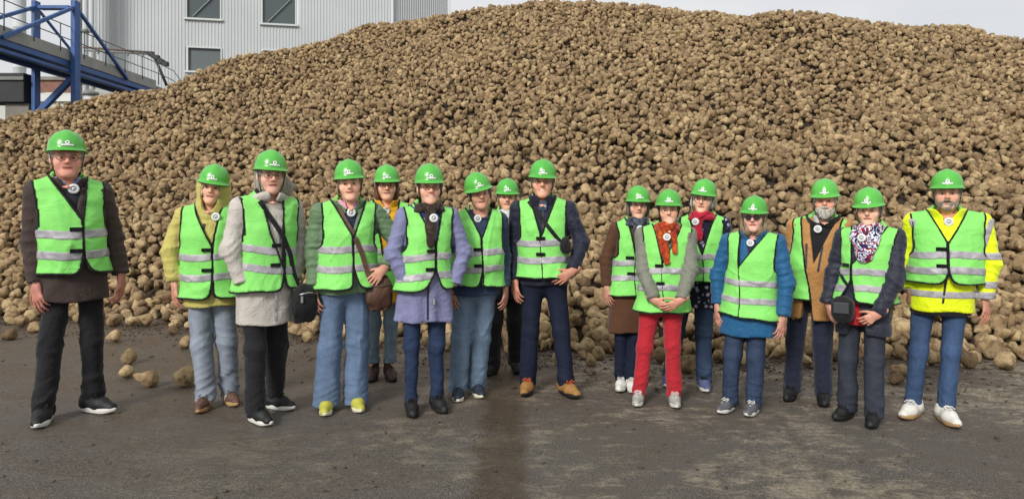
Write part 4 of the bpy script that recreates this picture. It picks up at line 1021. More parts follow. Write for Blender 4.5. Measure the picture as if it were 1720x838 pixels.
    blend(.5 * np.clip((-z - .10) / .03, 0, 1) , sc * np.array([.92, .80, .78]))
    if g('stubble'): blend(g('stubble')[1] * np.clip((.0 - z - .03 + ax * .4) / .02, 0, 1) * np.clip((z + .135) / .02, 0, 1) * np.clip((-y + .02) / .03, 0, 1) * (1 - np.clip(1.3 - ((ax / .022) ** 4 + ((z - mz) / .009) ** 2), 0, 1)), srgb(*g('stubble')[0]))
    Vs, Fs, Cs = [toP(V)], [Fq], [col]; nv = len(V)
    hcol = np.array(srgb(*g('hskin', g('skin', (200, 150, 128))))) * np.array([.96, .86, .84])
    for sd_ in (-1, 1):
        A, E_, W, hd, hsp = arm_pts[sd_]
        if hsp.get('pocket'): continue
        nn = unit(hsp.get('n', (-sd_ * .75, .62, 0))); td = hsp.get('t', None); td = np.array(td) if td is not None else np.cross(hd, nn) * sd_
        nn = unit(nn - hd * nn.dot(hd)); td = unit(td - hd * td.dot(hd) - nn * td.dot(nn))
        f, l_, h_ = hand_sdf(W, hd, nn, td, hsp.get('curl', (.55, .5))); V, Fq = polygonize(f, l_, h_, .0048)
        knu = W + hd * .09; km = np.exp(-((V - knu) ** 2).sum(1) / .0009); c_ = np.tile(hcol, (len(V), 1)) * (1 - .12 * km[:, None] * np.array([.2, 1, 1]))
        Vs.append(V); Fs.append(Fq + nv); Cs.append(c_); nv += len(V); G['hand%d' % sd_] = f
    def trunk(p):
        d = smin(ellip(p, (tcx, .02, 1.14), (.12, .07, .22)), ellip(p, (hip_x, .02, .93), (.13, .085, .14)), .08)
        for sd_ in (-1, 1):
            A, E_, W, hd, hsp = arm_pts[sd_]; d = smin(d, chain(p, (A, E_, W), (.042, .036, .026)), .04); h_, k_, a_ = legs[sd_]; d = smin(d, chain(p, (h_, k_, a_), (.07, .048, .036)), .04); d = smin(d, cone(p, a_ + np.array([0, 0, .0]), a_ + np.array([0, -.06, -.01]), .034, .024), .02)
        return smin(d, cone(p, (tcx, .035, 1.30), (hcx, .03, 1.48), .05, .042), .05)
    V, Fq = polygonize(trunk, (min(xr[0], lo[0] - .1), yr[0] - .1, .0), (max(xr[1], hi_[0] + .1), yr[1] + .1, 1.56), .022)
    Vs.append(V); Fs.append(Fq + nv); Cs.append(np.tile(sc, (len(V), 1)))
    me = np_mesh('body', np.concatenate(Vs), np.concatenate(Fs)); colour(me, np.concatenate(Cs)); body = link('body', me, SKIN, root)
    # eyes
    if not g('sunglasses'):
        for sd_ in (-1, 1):
            V, Fq = ball((sd_ * .0315, -.0825, .0045), (.0125, .0115, g('eyeopen', .0058)), 16, 12)
            c_ = np.tile(np.array(srgb(196, 186, 178)), (len(V), 1)); r2 = (V[:, 0] - sd_ * .0315 - g('gaze', 0)) ** 2 + (V[:, 2] - .0045) ** 2; c_[r2 < .0062 ** 2] = srgb(58, 48, 44); c_[V[:, 2] > .0045 + g('eyeopen', .0058) * .45] = srgb(66, 44, 40)
            me = np_mesh('eye', toP(V), Fq); colour(me, c_); link('eye', me, EYE, root)
    M4 = Matrix(Rm.tolist()).to_4x4(); M4.translation = hc.tolist()
    # hair
    hs = g('hair')
    if hs:
        style, hmat = hs[0], hs[1]
        def hair(p):
            x, y, z = p
            an = np.arctan2(y - .02, x); st_ = .0035 * np.sin(an * 34 + 5 * fold(x, y, z, seed, 16)) + .005 * fold(x, y, z, seed + 5, 30, 1, .4)
            if style == 'short':
                d = skull(p) - .014; d = np.maximum(d, np.maximum(-.034 - y, -.040 - .35 * y - z)); d = np.maximum(d, -ellip((np.abs(x), y, z), (.085, .004, -.012), (.02, .022, .03)))
            elif style == 'fringe':
                d = skull(p) - .014; d = np.maximum(d, -.06 - z); d = np.maximum(d, -ellip(p, (0, -.13, -.035), (.068, .12, .075)))
            else:
                L_ = hs[2] if len(hs) > 2 else .14
                d = smin(ellip(p, (0, .028, .02), (.094 * fw, .100, .10)), ellip(p, (0, .034, -L_ * .5), (.098 * fw, .088, L_ * .62)), .04)
                for (a_, b_, r0, r1) in (hs[3] if len(hs) > 3 else ()): d = smin(d, cone(p, a_, b_, r0, r1), .03)
                d = np.maximum(d, -ellip(p, (0, -.125, -.03), (.070 * fw, .135, .15))); d = np.maximum(d, -L_ - .012 * np.sin(x * 70 + seed) - z)
                d = np.maximum(d, -ellip(p, (0, .02, -.17), (.055, .055, .1)))
                st_ = st_ * 1.5
            return d + st_
        V, Fq = polygonize(hair, (-.2, -.16, -.27), (.2, .2, .11), .0072); link('hair', np_mesh('hair', toP(V), Fq), hmat, root)
    if g('beard'):
        bm_, full = g('beard')
        def beard(p):
            x, y, z = p; ax = np.abs(x)
            d = smin(ellip(p, (0, -.026, -.070), (.066 * jw, .078, .070 if full else .062)), ellip(p, (0, -.06, -.11), (.040, .036, .036 if full else .02)), .03) if full else skull(p) - .006
            if not full: d = np.minimum(d, ellip(p, (0, -.064, -.098), (.033, .031, .027)))
            d = np.maximum(d, z + .034 - np.clip((ax - .045) * 1.9, 0, .09) + .035 * np.clip(1 - ((ax - .028) / .02) ** 2, 0, 1)); d = np.maximum(d, y - .012)
            mo = cone((ax, y, z), (.004, -.100, -.042), (.032, -.082, -.058), .010, .007); d = smin(d, mo, .008)
            d = np.maximum(d, -ellip(p, (0, -.108, -.0595), (.022, .034, .0068)))
            return d + .0035 * fold(x, y, z, seed, 75) + .002 * fold(x, y, z, seed + 1, 150)
        V, Fq = polygonize(beard, (-.1, -.14, -.17), (.1, .06, .06), .005); link('beard', np_mesh('beard', toP(V), Fq), bm_, root)
    # glasses
    if g('glasses'):
        gm, gr, lens = g('glasses'); mb = MB()
        for sd_ in (-1, 1):
            pts_ = [(sd_ * .0325 + .0235 * gr * math.cos(a), -.111 + .012 * abs(math.cos(a)) * (1 if math.cos(a) * sd_ > 0 else .15), .002 + .0175 * gr * math.sin(a)) for a in np.linspace(0, 2 * math.pi, 25)]
            mb.tube(pts_, .0021, 6, False); mb.tube([(sd_ * .056 * (.5 + .5 * gr), -.098, .007), (sd_ * .078 * fw, -.04, .008), (sd_ * .082 * fw, .012, .006)], .0020, 6)
        mb.tube([(-.0095, -.112, .006), (0, -.1145, .008), (.0095, -.112, .006)], .002, 6)
        gl = mb.build('glasses', gm, root, True); gl.matrix_local = M4
        if lens:
            mb = MB()
            for sd_ in (-1, 1):
                c0 = [(sd_ * .0325 + .0235 * gr * math.cos(a), -.1105 + .012 * abs(math.cos(a)) * (1 if math.cos(a) * sd_ > 0 else .15), .002 + .0175 * gr * math.sin(a)) for a in np.linspace(0, 2 * math.pi, 25)[:-1]]
                mb.add(c0, [tuple(range(24))])
            mb.build('lens', lens, gl, True)
    # helmet
    hm = helmet_meshes(); he = link('helmet', hm['helmet'], None, root); HM = Matrix(rot_head(g('yaw', 0) - .75 * g('turn', 0), g('hroll', g('roll', 0)) + ((seed * 7) % 9 - 4) * .8, g('hpitch', g('pitch', 0)) + ((seed * 5) % 7 - 3) * 1.2).tolist()).to_4x4(); HM.translation = hc.tolist(); he.matrix_local = HM
    link('emblem_backing', hm['backing'], None, he); link('emblem', hm['emblem'], None, he); link('chin_strap', hm['strap'], None, he)
    # collar
    if g('collar'):
        cmat, ch, cr_, gap = g('collar'); ccx = lean(1.47)
        def collar(p):
            x, y, z = p; zz = np.clip((z - 1.445) / ch, 0, 1); rr = cr_ + .012 * zz
            q = np.sqrt((x - ccx) ** 2 + ((y - .018) / .92) ** 2); d = np.abs(q - rr - .006 * fold(x, y, z, seed, 20)) - .010
            d = np.maximum(d, np.abs(z - 1.435 - ch / 2 + .10 * np.clip(-y, -.03, .1)) - ch / 2 - .02); wdg = gap * (.35 + .9 * zz) - np.abs(x - ccx); return np.maximum(d * .9, np.where(y < 0, wdg, -1))
        V, Fq = polygonize(collar, (ccx - .17, -.17, 1.38), (ccx + .17, .17, 1.62), .0062); link('collar', np_mesh('collar', V, Fq), cmat, root)
    if g('shirt'):
        ccx = lean(1.48)
        def shirt(p):
            x, y, z = p; q = np.sqrt((x - ccx) ** 2 + ((y - .018) / .95) ** 2); d = np.abs(q - .066 - .05 * np.clip(1.46 - z, 0, .1)) - .009
            d = np.maximum(d, np.abs(z - 1.465 + .12 * np.clip(-y, 0, .1)) - .042); return np.maximum(d, np.where(y < 0, .018 * (1 + (z - 1.46) * 18) - np.abs(x - ccx), -1))
        V, Fq = polygonize(shirt, (ccx - .12, -.12, 1.38), (ccx + .12, .12, 1.56), .006); link('shirt_collar', np_mesh('shirt_collar', V, Fq), g('shirt'), root)
    # scarf
    if g('scarf'):
        smat, sr, drape = g('scarf'); sr *= .82; ccx = lean(1.47)
        def scarf(p):
            x, y, z = p; an = np.arctan2(y - .01, x - ccx)
            d = torus(p, (ccx, .006, 1.468), .080 + sr * .25, sr, 1.0, 1.15, .30); d = smin(d, torus(p, (ccx, .002, 1.43), .098 + sr * .25, sr * .85, .95, 1.0, .42), .012)
            for (a_, b_, r0, r1) in drape: d = smin(d, cone(p, (lx(a_[0]) if a_[0] > 3 else ccx + a_[0], a_[1], a_[2]), (ccx + b_[0], b_[1], b_[2]), r0, r1, ((0, 1, 0), .55)), .02)
            return d + .006 * (np.abs(fold(x, y, z, seed, 13, 1.0, 1.5)) - .4) + .0035 * fold(x, y, z, seed + 2, 24)
        V, Fq = polygonize(scarf, (ccx - .2, -.25, 1.08), (ccx + .2, .2, 1.58), .008); link('scarf', np_mesh('scarf', V, Fq), smat, root); G['scarf'] = scarf
    # ---- vest
    if g('vest'):
        v = dict(zv=1.20, vw=.078, aw=.165, gap=None, vx=0.0, th=.010, tilt=0.0); v.update(g('vest')); zhv = lz(v['hem']); vx = lean(1.1) + v['vx']; aw, th = v['aw'], v['th']
        def vmask(p):
            x, y, z = p; cxz = lean(np.clip(z, .85, 1.5)); ax = np.abs(x - cxz)
            wob = .003 * np.sin(z * 34 + seed)
            out = ax - (aw + wob + 3.2 * np.clip(1.20 - z, 0, 1) ** 1.5 + .25 * np.clip(1.40 - z, 0, 1) * 0 + .012 * np.clip((z - 1.38) / .06, 0, 1))
            out = np.where(z > 1.15, out, out)
            vh = v['vw'] * (z - v['zv']) / (1.45 - v['zv']); vm = (vh - np.abs(x - (vx + (lean(1.45) - vx) * np.clip((z - v['zv']) / .25, 0, 1)))) * .93
            if v.get('vcurve'): vm = vm - v['vcurve'] * np.sin(np.clip((z - v['zv']) / (1.45 - v['zv']), 0, 1) * math.pi)
            bkm = np.minimum(.068 - ax, z - 1.43); vm = np.where(y < .02, vm, bkm)
            hm_ = zhv + v['tilt'] * (x - vx) + .004 * np.sin(x * 26 + seed) - z
            if v['gap']:
                gz, gl, gr_ = v['gap']; t_ = np.clip((gz - z) / (gz - zhv + 1e-4), 0, 2); side_w = np.where(x < vx, gl, gr_); gm_ = (side_w * t_ ** 1.35 - np.abs(x - vx)) * .85; gm_ = np.where(y < 0, gm_, -1); hm_ = smax(hm_, gm_, .035)
            return np.maximum(np.maximum(out, vm), hm_)
        def vbase(p): 
            x, y, z = p
            cr = fold(x, y, z, seed + 44, 6.5, 1.2, .9); fl = .024 * np.clip((zhv + .16 - z) / .16, 0, 1) ** 2
            return torso(p) + jfold(p) - th - fl - .0035 * (1 + fold(x, y, z, seed + 40, 10, 1.4, .6)) - .006 * np.exp(-(cr / .14) ** 2) - .004 * np.exp(-(fold(x, y, z, seed + 45, 11, .8, 1.3) / .14) ** 2)
        def vest(p): d = vbase(p); return np.maximum(np.maximum(d, -d - .030), vmask(p))
        bx = (lean(1.2) - .34, -.33, zhv - .05), (lean(1.2) + .34, .30, 1.54)
        V, Fq = polygonize(vest, *bx, .0092); vd = vbase(tuple(V.T.astype(F32))); Fq = Fq[(vd[Fq] > -.020).any(1)]; vo = link('safety_vest', np_mesh('safety_vest', V, Fq), VEST, root); G['vo'] = vo; G['vest'] = vest
        for q in v['bands']:
            zb = lz(q); bt = v.get('btilt', 0)
            fb = lambda p: np.maximum(np.maximum(vbase(p) - .004, -vbase(p) - .012), np.maximum(vmask(p) + .004, np.abs(p[2] - zb - bt * (p[0] - vx) - .006 * np.sin(p[0] * 15 + seed)) - .0275))
            V, Fq = polygonize(fb, (bx[0][0], bx[0][1], zb - .10), (bx[1][0], bx[1][1], zb + .10), .0078)
            if len(V): link('reflective_strip', np_mesh('reflective_strip', V, Fq), REFL, vo)
        def pip(p):
            m_ = vmask(p); d = vbase(p); x, y, z = p; e = np.abs(m_) - .0068
            if not v.get('open'): e = np.minimum(e, np.maximum(np.abs(x - vx - .01 * np.sin(z * 9 + seed)) - .0055, np.where((y < 0) & (m_ < 0), -1, 1)))
            return np.maximum(np.maximum(d - .0055, -d - .010), e)
        V, Fq = polygonize(pip, *bx, .0078, 1.7); link('piping', np_mesh('piping', V, Fq), PIPING, vo)
        for (tx_, ty_) in v.get('tabs', ()):
            xs = np.linspace(lx(tx_) - .038, lx(tx_) + .030, 6); zt = lz(ty_); yy = front_y(lambda p: np.minimum(vest(p), jacket(p)), xs, np.full(6, zt)) - .010
            ribbon([(a_, b_, zt) for a_, b_ in zip(xs, yy)], .025, .006, [(0, -1, 0)] * 6).build('closure_tab', VELCRO, vo)
    def surf(p, extra=True):
        d = jacket(p, False)
        for k_ in ('vest', 'scarf'):
            if k_ in G and extra: d = np.minimum(d, G[k_](p))
        return d
    G['surf'] = surf
    if g('zip'):
        zx, zm_, z0, z1 = g('zip'); zs_ = np.linspace(z0, z1, 24); xs = hip_x + (lean(zs_) - lean(.85)) + zx; yy = front_y(jacket, xs, zs_) - .002
        ribbon([(a_, b_, c_) for a_, b_, c_ in zip(xs, yy, zs_)], .014, .005, [(0, -1, 0)] * 24).build('zip', zm_, jk)
    # ---- receiver on its cord
    if g('rec'):
        rx_, ry_ = g('rec')[:2]; c = np.array([lx(rx_), 0, lz(ry_)]); c[1] = front_y(surf, c[0] + np.array([-.02, 0, .02]), c[2] + np.array([0, .02, -.01])).min() - .010
        rt = thing_at('audio_receiver', key, c, g('rec')[2], 'audio receiver', 'audio guide receivers worn on the chest')
        if g('recdark'):
            MB().add([(-.026, 0, .036), (.026, 0, .036), (.036, 0, -.01), (.024, 0, -.036), (-.024, 0, -.036), (-.036, 0, -.01), (-.026, -.014, .036), (.026, -.014, .036), (.036, -.014, -.01), (.024, -.014, -.036), (-.024, -.014, -.036), (-.036, -.014, -.01)],
                     [(0, 1, 2, 3, 4, 5), (11, 10, 9, 8, 7, 6)] + [(i, i + 6, (i + 1) % 6 + 6, (i + 1) % 6) for i in range(6)]).build('case', NAVYP, rt, bevel=.003)
            MB().box((-.022, -.018, -.008), (.022, -.0145, .010)).build('label_plate', WHITEP, rt)
        else:
            prof = [(.0005, -.013), (.010, -.013), (.0105, -.0115), (.016, -.0115), (.0165, -.0135), (.026, -.012), (.031, -.007), (.0315, 0), (.028, .006), (.0005, .007)]
            Vv, Fv = lathe(prof, 24); MB().add([(a_, c_, b_) for a_, b_, c_ in Vv], Fv).build('disc', WHITEP, rt, True)
            Vv, Fv = lathe([(.0112, -.0126), (.0152, -.0126)], 24); MB().add([(a_, c_, b_) for a_, b_, c_ in Vv], Fv).build('ring', GREYP, rt, True)
            MB().box((-.004, -.0150, -.004), (.004, -.0132, .004)).build('button', GREYP, rt)
        nb = np.array([lean(1.49), .015, 1.50]); mb = MB()
        for sd_ in (-1, 1):
            tt = np.linspace(0, 1, 9); xs = c[0] + sd_ * .018 + (nb[0] + sd_ * .078 - c[0] - sd_ * .018) * tt ** .9; zs_ = c[2] + .022 + (1.52 - c[2] - .022) * tt; yy = np.minimum(front_y(surf, xs, zs_, hi=.02) - .006, .02)
            yy[-1] = -.005; mb.tube([(a_ - c[0], b_ - c[1], d_ - c[2]) for a_, b_, d_ in zip(xs, yy, zs_)], .0028, 6)
        mb.build('cord', CORDW if g('palecord') else CORD, rt, True)
    return G

def strap_path(G, pts, n=22, off=.004):
    """pts in photo pixels, laid on the clothes"""
    lx, lz = G['lx'], G['lz']; P = np.array([(lx(a), lz(b)) for a, b in pts]); d = np.r_[0, np.cumsum(np.linalg.norm(np.diff(P, axis=0), axis=1))]; t = np.linspace(0, d[-1], n)
    xs, zs = np.interp(t, d, P[:, 0]), np.interp(t, d, P[:, 1]); y = front_y(G['surf'], xs, zs) - off
    for _ in range(2): y = np.minimum(y, np.convolve(np.r_[y[0], y, y[-1]], [.25, .5, .25], 'valid'))
    return np.stack([xs, y, zs], -1)
# ------------------------------------------------------------------ wardrobe
C = lambda n, *rgb, **k: cloth(n, srgb(*rgb), **k)
J_BROWN = C('coat_dark_brown', 62, 50, 47); J_YGREEN = C('jacket_pale_yellow', 186, 176, 98, rough=.6); J_WHITE = C('coat_pale_grey', 186, 180, 172, rough=.65); J_QUILT = C('quilted_green', 98, 124, 92, rough=.5)
J_YEL = C('jacket_mustard', 222, 164, 36, rough=.6); J_LAV = C('coat_lavender', 120, 122, 158, rough=.6); J_BLUEK = C('jumper_navy', 44, 58, 84); J_BLACK = C('coat_black', 30, 30, 36); J_NAVY = C('softshell_navy', 26, 30, 48, rough=.6)
J_BRCARD = C('cardigan_brown', 84, 54, 36, crease=.3); J_GREY = C('jacket_grey_green', 118, 120, 108, rough=.6); J_FLORAL = pattern('floral_jacket', 'floral', [srgb(24, 26, 42), srgb(150, 150, 176), srgb(196, 160, 178)], 46); J_BLUE = C('parka_blue', 30, 88, 130, rough=.55)
J_TAN = C('jacket_tan', 176, 128, 76, rough=.7); J_DNAVY = C('puffer_navy', 40, 42, 56, rough=.5); J_HIVIS = C('hivis_yellow', 224, 240, 24, rough=.55, var=.05)
T_BLACK = C('trousers_black', 26, 26, 30); T_PALE = denim('jeans_pale', srgb(136, 145, 158), 1.3); T_BLUE = denim('jeans_blue', srgb(94, 113, 140), 1.45); T_LIGHT = denim('jeans_light', srgb(124, 142, 158), 1.4); T_DKBL = denim('jeans_dark_blue', srgb(38, 51, 76), 1.7)
T_WASH = denim('jeans_washed', srgb(108, 128, 150), 1.35); T_INK = denim('jeans_ink', srgb(26, 32, 50), 1.5); T_RED = C('trousers_red', 172, 34, 46, crease=.6); T_STEEL = denim('trousers_steel_blue', srgb(52, 68, 92), 1.4); T_MID = denim('jeans_mid_blue', srgb(46, 58, 80), 1.6)
T_NAVY = C('trousers_navy', 34, 40, 58); T_GREYB = denim('jeans_black_grey', srgb(50, 54, 64), 1.5); T_DENIM = denim('jeans_worn_blue', srgb(54, 73, 102), 1.8)
SH_BLK = simple('shoe_black', srgb(26, 26, 28), .6, .2, 40, .2, 90); SO_WHT = simple('sole_white', srgb(206, 204, 198), .6, .06); SO_BLK = simple('sole_black', srgb(24, 24, 25), .7, .1); SH_BRN = simple('shoe_brown', srgb(92, 66, 54), .6, .2, 30, .2, 90); SO_GUM = simple('sole_gum', srgb(168, 136, 96), .6, .1)
SH_LIME = simple('shoe_lime', srgb(178, 176, 72), .7, .15, 40, .2, 120); SO_CRM = simple('sole_cream', srgb(214, 208, 186), .6, .05); SH_BOOT = simple('boot_dark_brown', srgb(58, 40, 36), .55, .2, 30, .2, 60); SH_NAVY = simple('shoe_navy', srgb(38, 46, 64), .7, .2, 40, .2, 120); SH_TAN = simple('shoe_tan', srgb(150, 110, 60), .7, .2, 30, .2, 90)
SH_WHT = simple('shoe_white', srgb(214, 212, 206), .55, .06, 30, .1, 90); SH_GRY = simple('shoe_grey', srgb(158, 158, 152), .7, .15, 40, .2, 120); SH_BLUE = simple('shoe_slate_blue', srgb(84, 92, 128), .75, .15, 40, .2, 120); SH_CANV = simple('shoe_canvas_grey', srgb(88, 88, 94), .8, .15, 40, .2, 160)
L_BLK = simple('lace_black', srgb(22, 22, 24), .8); L_WHT = simple('lace_white', srgb(220, 218, 212), .8); L_ORG = simple('lace_orange', srgb(196, 88, 40), .8); L_BRN = simple('lace_brown', srgb(60, 44, 38), .8)
H_WHITE = hairmat('hair_white', srgb(196, 190, 182)); H_GREY = hairmat('hair_grey', srgb(150, 142, 130)); H_DGREY = hairmat('hair_dark_grey', srgb(104, 98, 92)); H_BLOND = hairmat('hair_ash_blonde', srgb(162, 142, 116)); H_AUB = hairmat('hair_auburn', srgb(112, 72, 50)); H_BROWN = hairmat('hair_brown', srgb(92, 70, 54))
SC_BRN = pattern('scarf_dark_brown', 'noise', [srgb(28, 22, 20), srgb(50, 40, 34), srgb(92, 78, 62)], 60); SC_NAVY = pattern('scarf_navy_print', 'noise', [srgb(26, 32, 46), srgb(44, 52, 70), srgb(138, 144, 156)], 55); SC_ORG = pattern('scarf_orange', 'noise', [srgb(96, 28, 22), srgb(168, 52, 24), srgb(120, 36, 26), srgb(222, 112, 30), srgb(150, 48, 26)], 26)
SC_RED = pattern('scarf_red', 'noise', [srgb(112, 18, 34), srgb(176, 28, 52), srgb(196, 60, 80)], 40); SC_MIX = pattern('scarf_red_white_blue', 'bands', [srgb(24, 32, 74), srgb(214, 218, 230), srgb(30, 38, 82), srgb(150, 26, 42), srgb(220, 222, 230), srgb(34, 44, 100), srgb(206, 210, 224)], 30); SC_FLO = pattern('scarf_pale_floral', 'noise', [srgb(80, 98, 92), srgb(196, 202, 204), srgb(228, 230, 232)], 60)
P_PINK = C('shirt_pink', 222, 170, 186); P_BLUE = C('shirt_pale_blue', 140, 154, 188); P_WHITE = C('shirt_white', 206, 206, 208); P_DARK = C('pullover_dark', 34, 34, 44); P_NAVYS = C('pullover_navy', 36, 46, 68); P_ROYAL = C('collar_royal_blue', 44, 56, 128); P_RED = C('shirt_red', 176, 32, 40); P_BLK = C('knit_black', 24, 24, 26)
ZB = simple('zip_dark', srgb(40, 42, 48), .5, .1)
POCK = dict(pocket=True)
REC = lambda who: 'white round audio receiver on the chest of the person in ' + who

PEOPLE = {}
def add(key, label, **S): PEOPLE[key] = (label, S)
add('brown', 'person in dark brown coat and black trousers standing apart at far left', male=True, turn=7, x=125, yf=698, top=220, hx=112, tx=118, hem=503, shw=.205, bulk=1.2, cw=.205, ww=.205, hw=.212, hemw=.232, dp=.145, belly=.02, fl=(74, 713, -14), fr=(158, 695, 38),
    hl=dict(x=63, y=494), hr=dict(x=203, y=486), jmat=J_BROWN, jname='coat', tmat=T_BLACK, leg=(.097, .078, .076), shoe=('low', SH_BLK, SO_WHT, L_BLK), shoes=1.08, skin=(196, 140, 124), hair=('short', H_WHITE), glasses=(METALF, 1.0, None), fw=1.02, jw=1.08, nk=1.1, collar=(J_BROWN, .05, .088, .05), shirt=P_BLUE, vcut=(1.24, .07), inner=(P_DARK, None),
    vest=dict(hem=456, zvp=372, vxp=131, vw=.082, aw=0.179, bands=(392, 426), gap=(424, .025, .055), tabs=((122, 384), (122, 419))), rec=(120, 318, REC('dark brown coat')), hpitch=-4)
add('pale_yellow', 'person in pale yellow hooded jacket and baggy light jeans, beside the white coat', turn=-12, x=355, yf=681, top=276, hx=358, tx=349, hem=512, shw=.188, bulk=1.15, cw=.195, ww=.20, hw=.205, dp=.13, fl=(344, 690, -12), fr=(386, 681, 22), hl=dict(x=297, y=493, hint=(-1, .4, 0), cuff=.03), hr=dict(x=402, y=490),
    jmat=J_YGREEN, tmat=T_PALE, leg=(.096, .084, .078), tfold=.009, shoe=('striped', SH_BRN, SO_GUM, L_BRN), skin=(206, 158, 134), roll=6, hroll=9, yaw=-4, hood=J_YGREEN, hair=('fringe', H_BLOND), zip=(-.01, ZB, .86, 1.36), vest=dict(hem=497, zvp=415, vxp=363, vw=.085, aw=0.179, bands=(430, 463), gap=(466, .02, .02), tabs=((356, 418), (356, 451))), rec=(368, 364, REC('pale yellow jacket')))
add('white', 'person in long pale grey coat with black shoulder bag and black trousers', turn=20, x=445, yf=698, top=252, hx=453, tx=450, hem=542, shw=.192, bulk=1.12, cw=.195, ww=.19, hw=.195, hemw=.198, dp=.13, fl=(433, 713, 24), fr=(464, 690, 40), hl=dict(x=399, y=474, dy=-.06, pocket=True, hint=(-1, .25, 0)), hr=dict(x=498, y=474, dy=.0, pocket=True, hint=(1, .4, 0)),
    jmat=J_WHITE, jname='coat', tmat=T_BLACK, leg=(.096, .078, .066), shoe=('low', SH_BLK, SO_WHT, L_BLK), skin=(196, 152, 134), yaw=6, hair=('bob', H_GREY, .125, [((.06, .02, -.03), (.16, .01, -.07), .045, .022), ((.06, .02, -.07), (.13, .0, -.115), .04, .016)]), glasses=(METALF, 1.08, None), zip=(.02, ZIPM, .66, 1.30), hoodroll=J_WHITE,
    vest=dict(hem=484, zvp=452, vxp=464, vw=.075, aw=0.182, bands=(421, 452), btilt=-.10, tilt=.03, gap=(452, .03, .02), tabs=((452, 411), (450, 443))))
add('quilt', 'person in quilted sage green jacket, pink collar and wide blue jeans', turn=5, x=580, yf=686, top=268, hx=587, tx=584, hem=491, shw=.20, bulk=1.15, cw=.20, ww=.20, hw=.208, dp=.135, fl=(549, 695, -6), fr=(599, 690, 8), hl=dict(x=529, y=500, cuff=.025), hr=dict(x=630, y=462, dy=-.15, d=(-.62, -.25, -.62), n=(.3, .9, .1), t=(-.7, -.2, .6), hint=(1, .3, -.2), cuff=.02),
    jmat=J_QUILT, quilt=.043, tmat=T_BLUE, leg=(.100, .086, .094), cuffz=.03, shoe=('low', SH_LIME, SO_CRM, None), skin=(212, 164, 140), smile=.35, yaw=-3, roll=-4, hroll=-6, hair=('short', H_BLOND), collar=(J_QUILT, .05, .098, .075), shirt=P_PINK, vcut=(1.20, .075), inner=(P_NAVYS, None),
    vest=dict(hem=481, zvp=398, vxp=590, vw=.098, aw=0.179, bands=(417, 449), gap=(440, .005, .05), tilt=.03), rec=(588, 357, REC('quilted green jacket')))
add('mustard', 'person in mustard yellow jacket and brown ankle boots, half hidden in second row', x=643, yf=636, top=277, hx=650, tx=648, hem=506, shw=.175, fl=(627, 641, -6), fr=(655, 641, 10), jmat=J_YEL, tmat=T_LIGHT, leg=(.082, .058, .050), hipw=.078, cuffz=.13, shoe=('boot', SH_BOOT, SO_BLK, None), skin=(206, 158, 134), hair=('bob', H_AUB, .12, [((-.02, -.085, .03), (-.05, -.10, -.03), .018, .010)]), glasses=(BLACKF, 1.0, None), smile=.3, brow=(90, 60, 44), collar=(J_YEL, .05, .088, .04),
    vest=dict(hem=478, zvp=452, vw=.10, aw=0.174, bands=(422, 448), open=True), rec=(648, 354, REC('mustard yellow jacket')))
add('lavender', 'person in lavender coat and slim jeans with both hands in pockets', turn=8, x=712, yf=689, top=275, hx=721, tx=719, hem=538, shw=.172, bulk=1.05, cw=.172, ww=.165, hw=.19, hemw=.212, dp=.12, flare=.010, hemtilt=-.03, fl=(691, 698, 4), fr=(735, 692, 16), hl=dict(x=682, y=476, dy=-.07, pocket=True, hint=(-1, .1, 0)), hr=dict(x=762, y=478, dy=-.05, pocket=True, hint=(1, .2, 0)),
    jmat=J_LAV, jname='coat', tmat=T_DKBL, leg=(.080, .058, .046), shoe=('low', SH_BLK, SO_BLK, L_BLK), skin=(208, 160, 138), smile=.8, yaw=4, hair=('short', H_DGREY), glasses=(BLACKF, .95, None), collar=(P_ROYAL, .045, .108, .10), scarf=(SC_BRN, .032, [((0, -.10, 1.42), (-.005, -.15, 1.22), .05, .03)]), zip=(.01, ZB, .68, 1.10),
    vest=dict(hem=483, zvp=410, vxp=728, vw=.082, aw=0.164, bands=(430, 461), btilt=.05, tilt=.05, gap=(447, .08, .05), tabs=((721, 420), (719, 450))), rec=(724, 366, REC('lavender coat')))
add('jumper', 'person in navy jumper and pale wide jeans with helmet tipped sideways', turn=10, x=797, yf=665, top=289, hx=805, tx=803, hem=494, shw=.188, cw=.198, ww=.20, hw=.205, dp=.145, belly=.02, fl=(770, 673, -4), fr=(801, 667, 10), hl=dict(x=759, y=500), hr=dict(x=847, y=500), jmat=J_BLUEK, jname='jumper', tmat=T_WASH, leg=(.100, .082, .078), shoe=('low', SH_NAVY, SO_CRM, L_BLK), skin=(190, 144, 124), roll=-6, hroll=-15, yaw=5, hair=('short', H_DGREY), nk=1.15,
    vest=dict(hem=478, zvp=400, vxp=803, vw=.080, aw=0.179, bands=(422, 449), gap=(452, .03, .0), tilt=-.04, tabs=((797, 417), (797, 443))), rec=(799, 367, REC('navy jumper')))
add('black', 'person in black coat with pale print scarf, mostly hidden behind the navy jacket', x=849, yf=624, top=300, hx=852, tx=852, hem=500, shw=.165, fl=(826, 632, -30), fr=(866, 627, 10), jmat=J_BLACK, jname='coat', tmat=T_BLACK, leg=(.095, .08, .072), shoe=('low', SH_BLK, SO_BLK, L_BLK), skin=(202, 154, 130), hair=('short', H_GREY), hroll=-2, scarf=(SC_FLO, .028, [((0, -.10, 1.42), (.0, -.14, 1.25), .045, .03)]),
    vest=dict(hem=470, zvp=405, vw=.085, aw=0.164, bands=(420, 446)), rec=(853, 368, REC('black coat')))
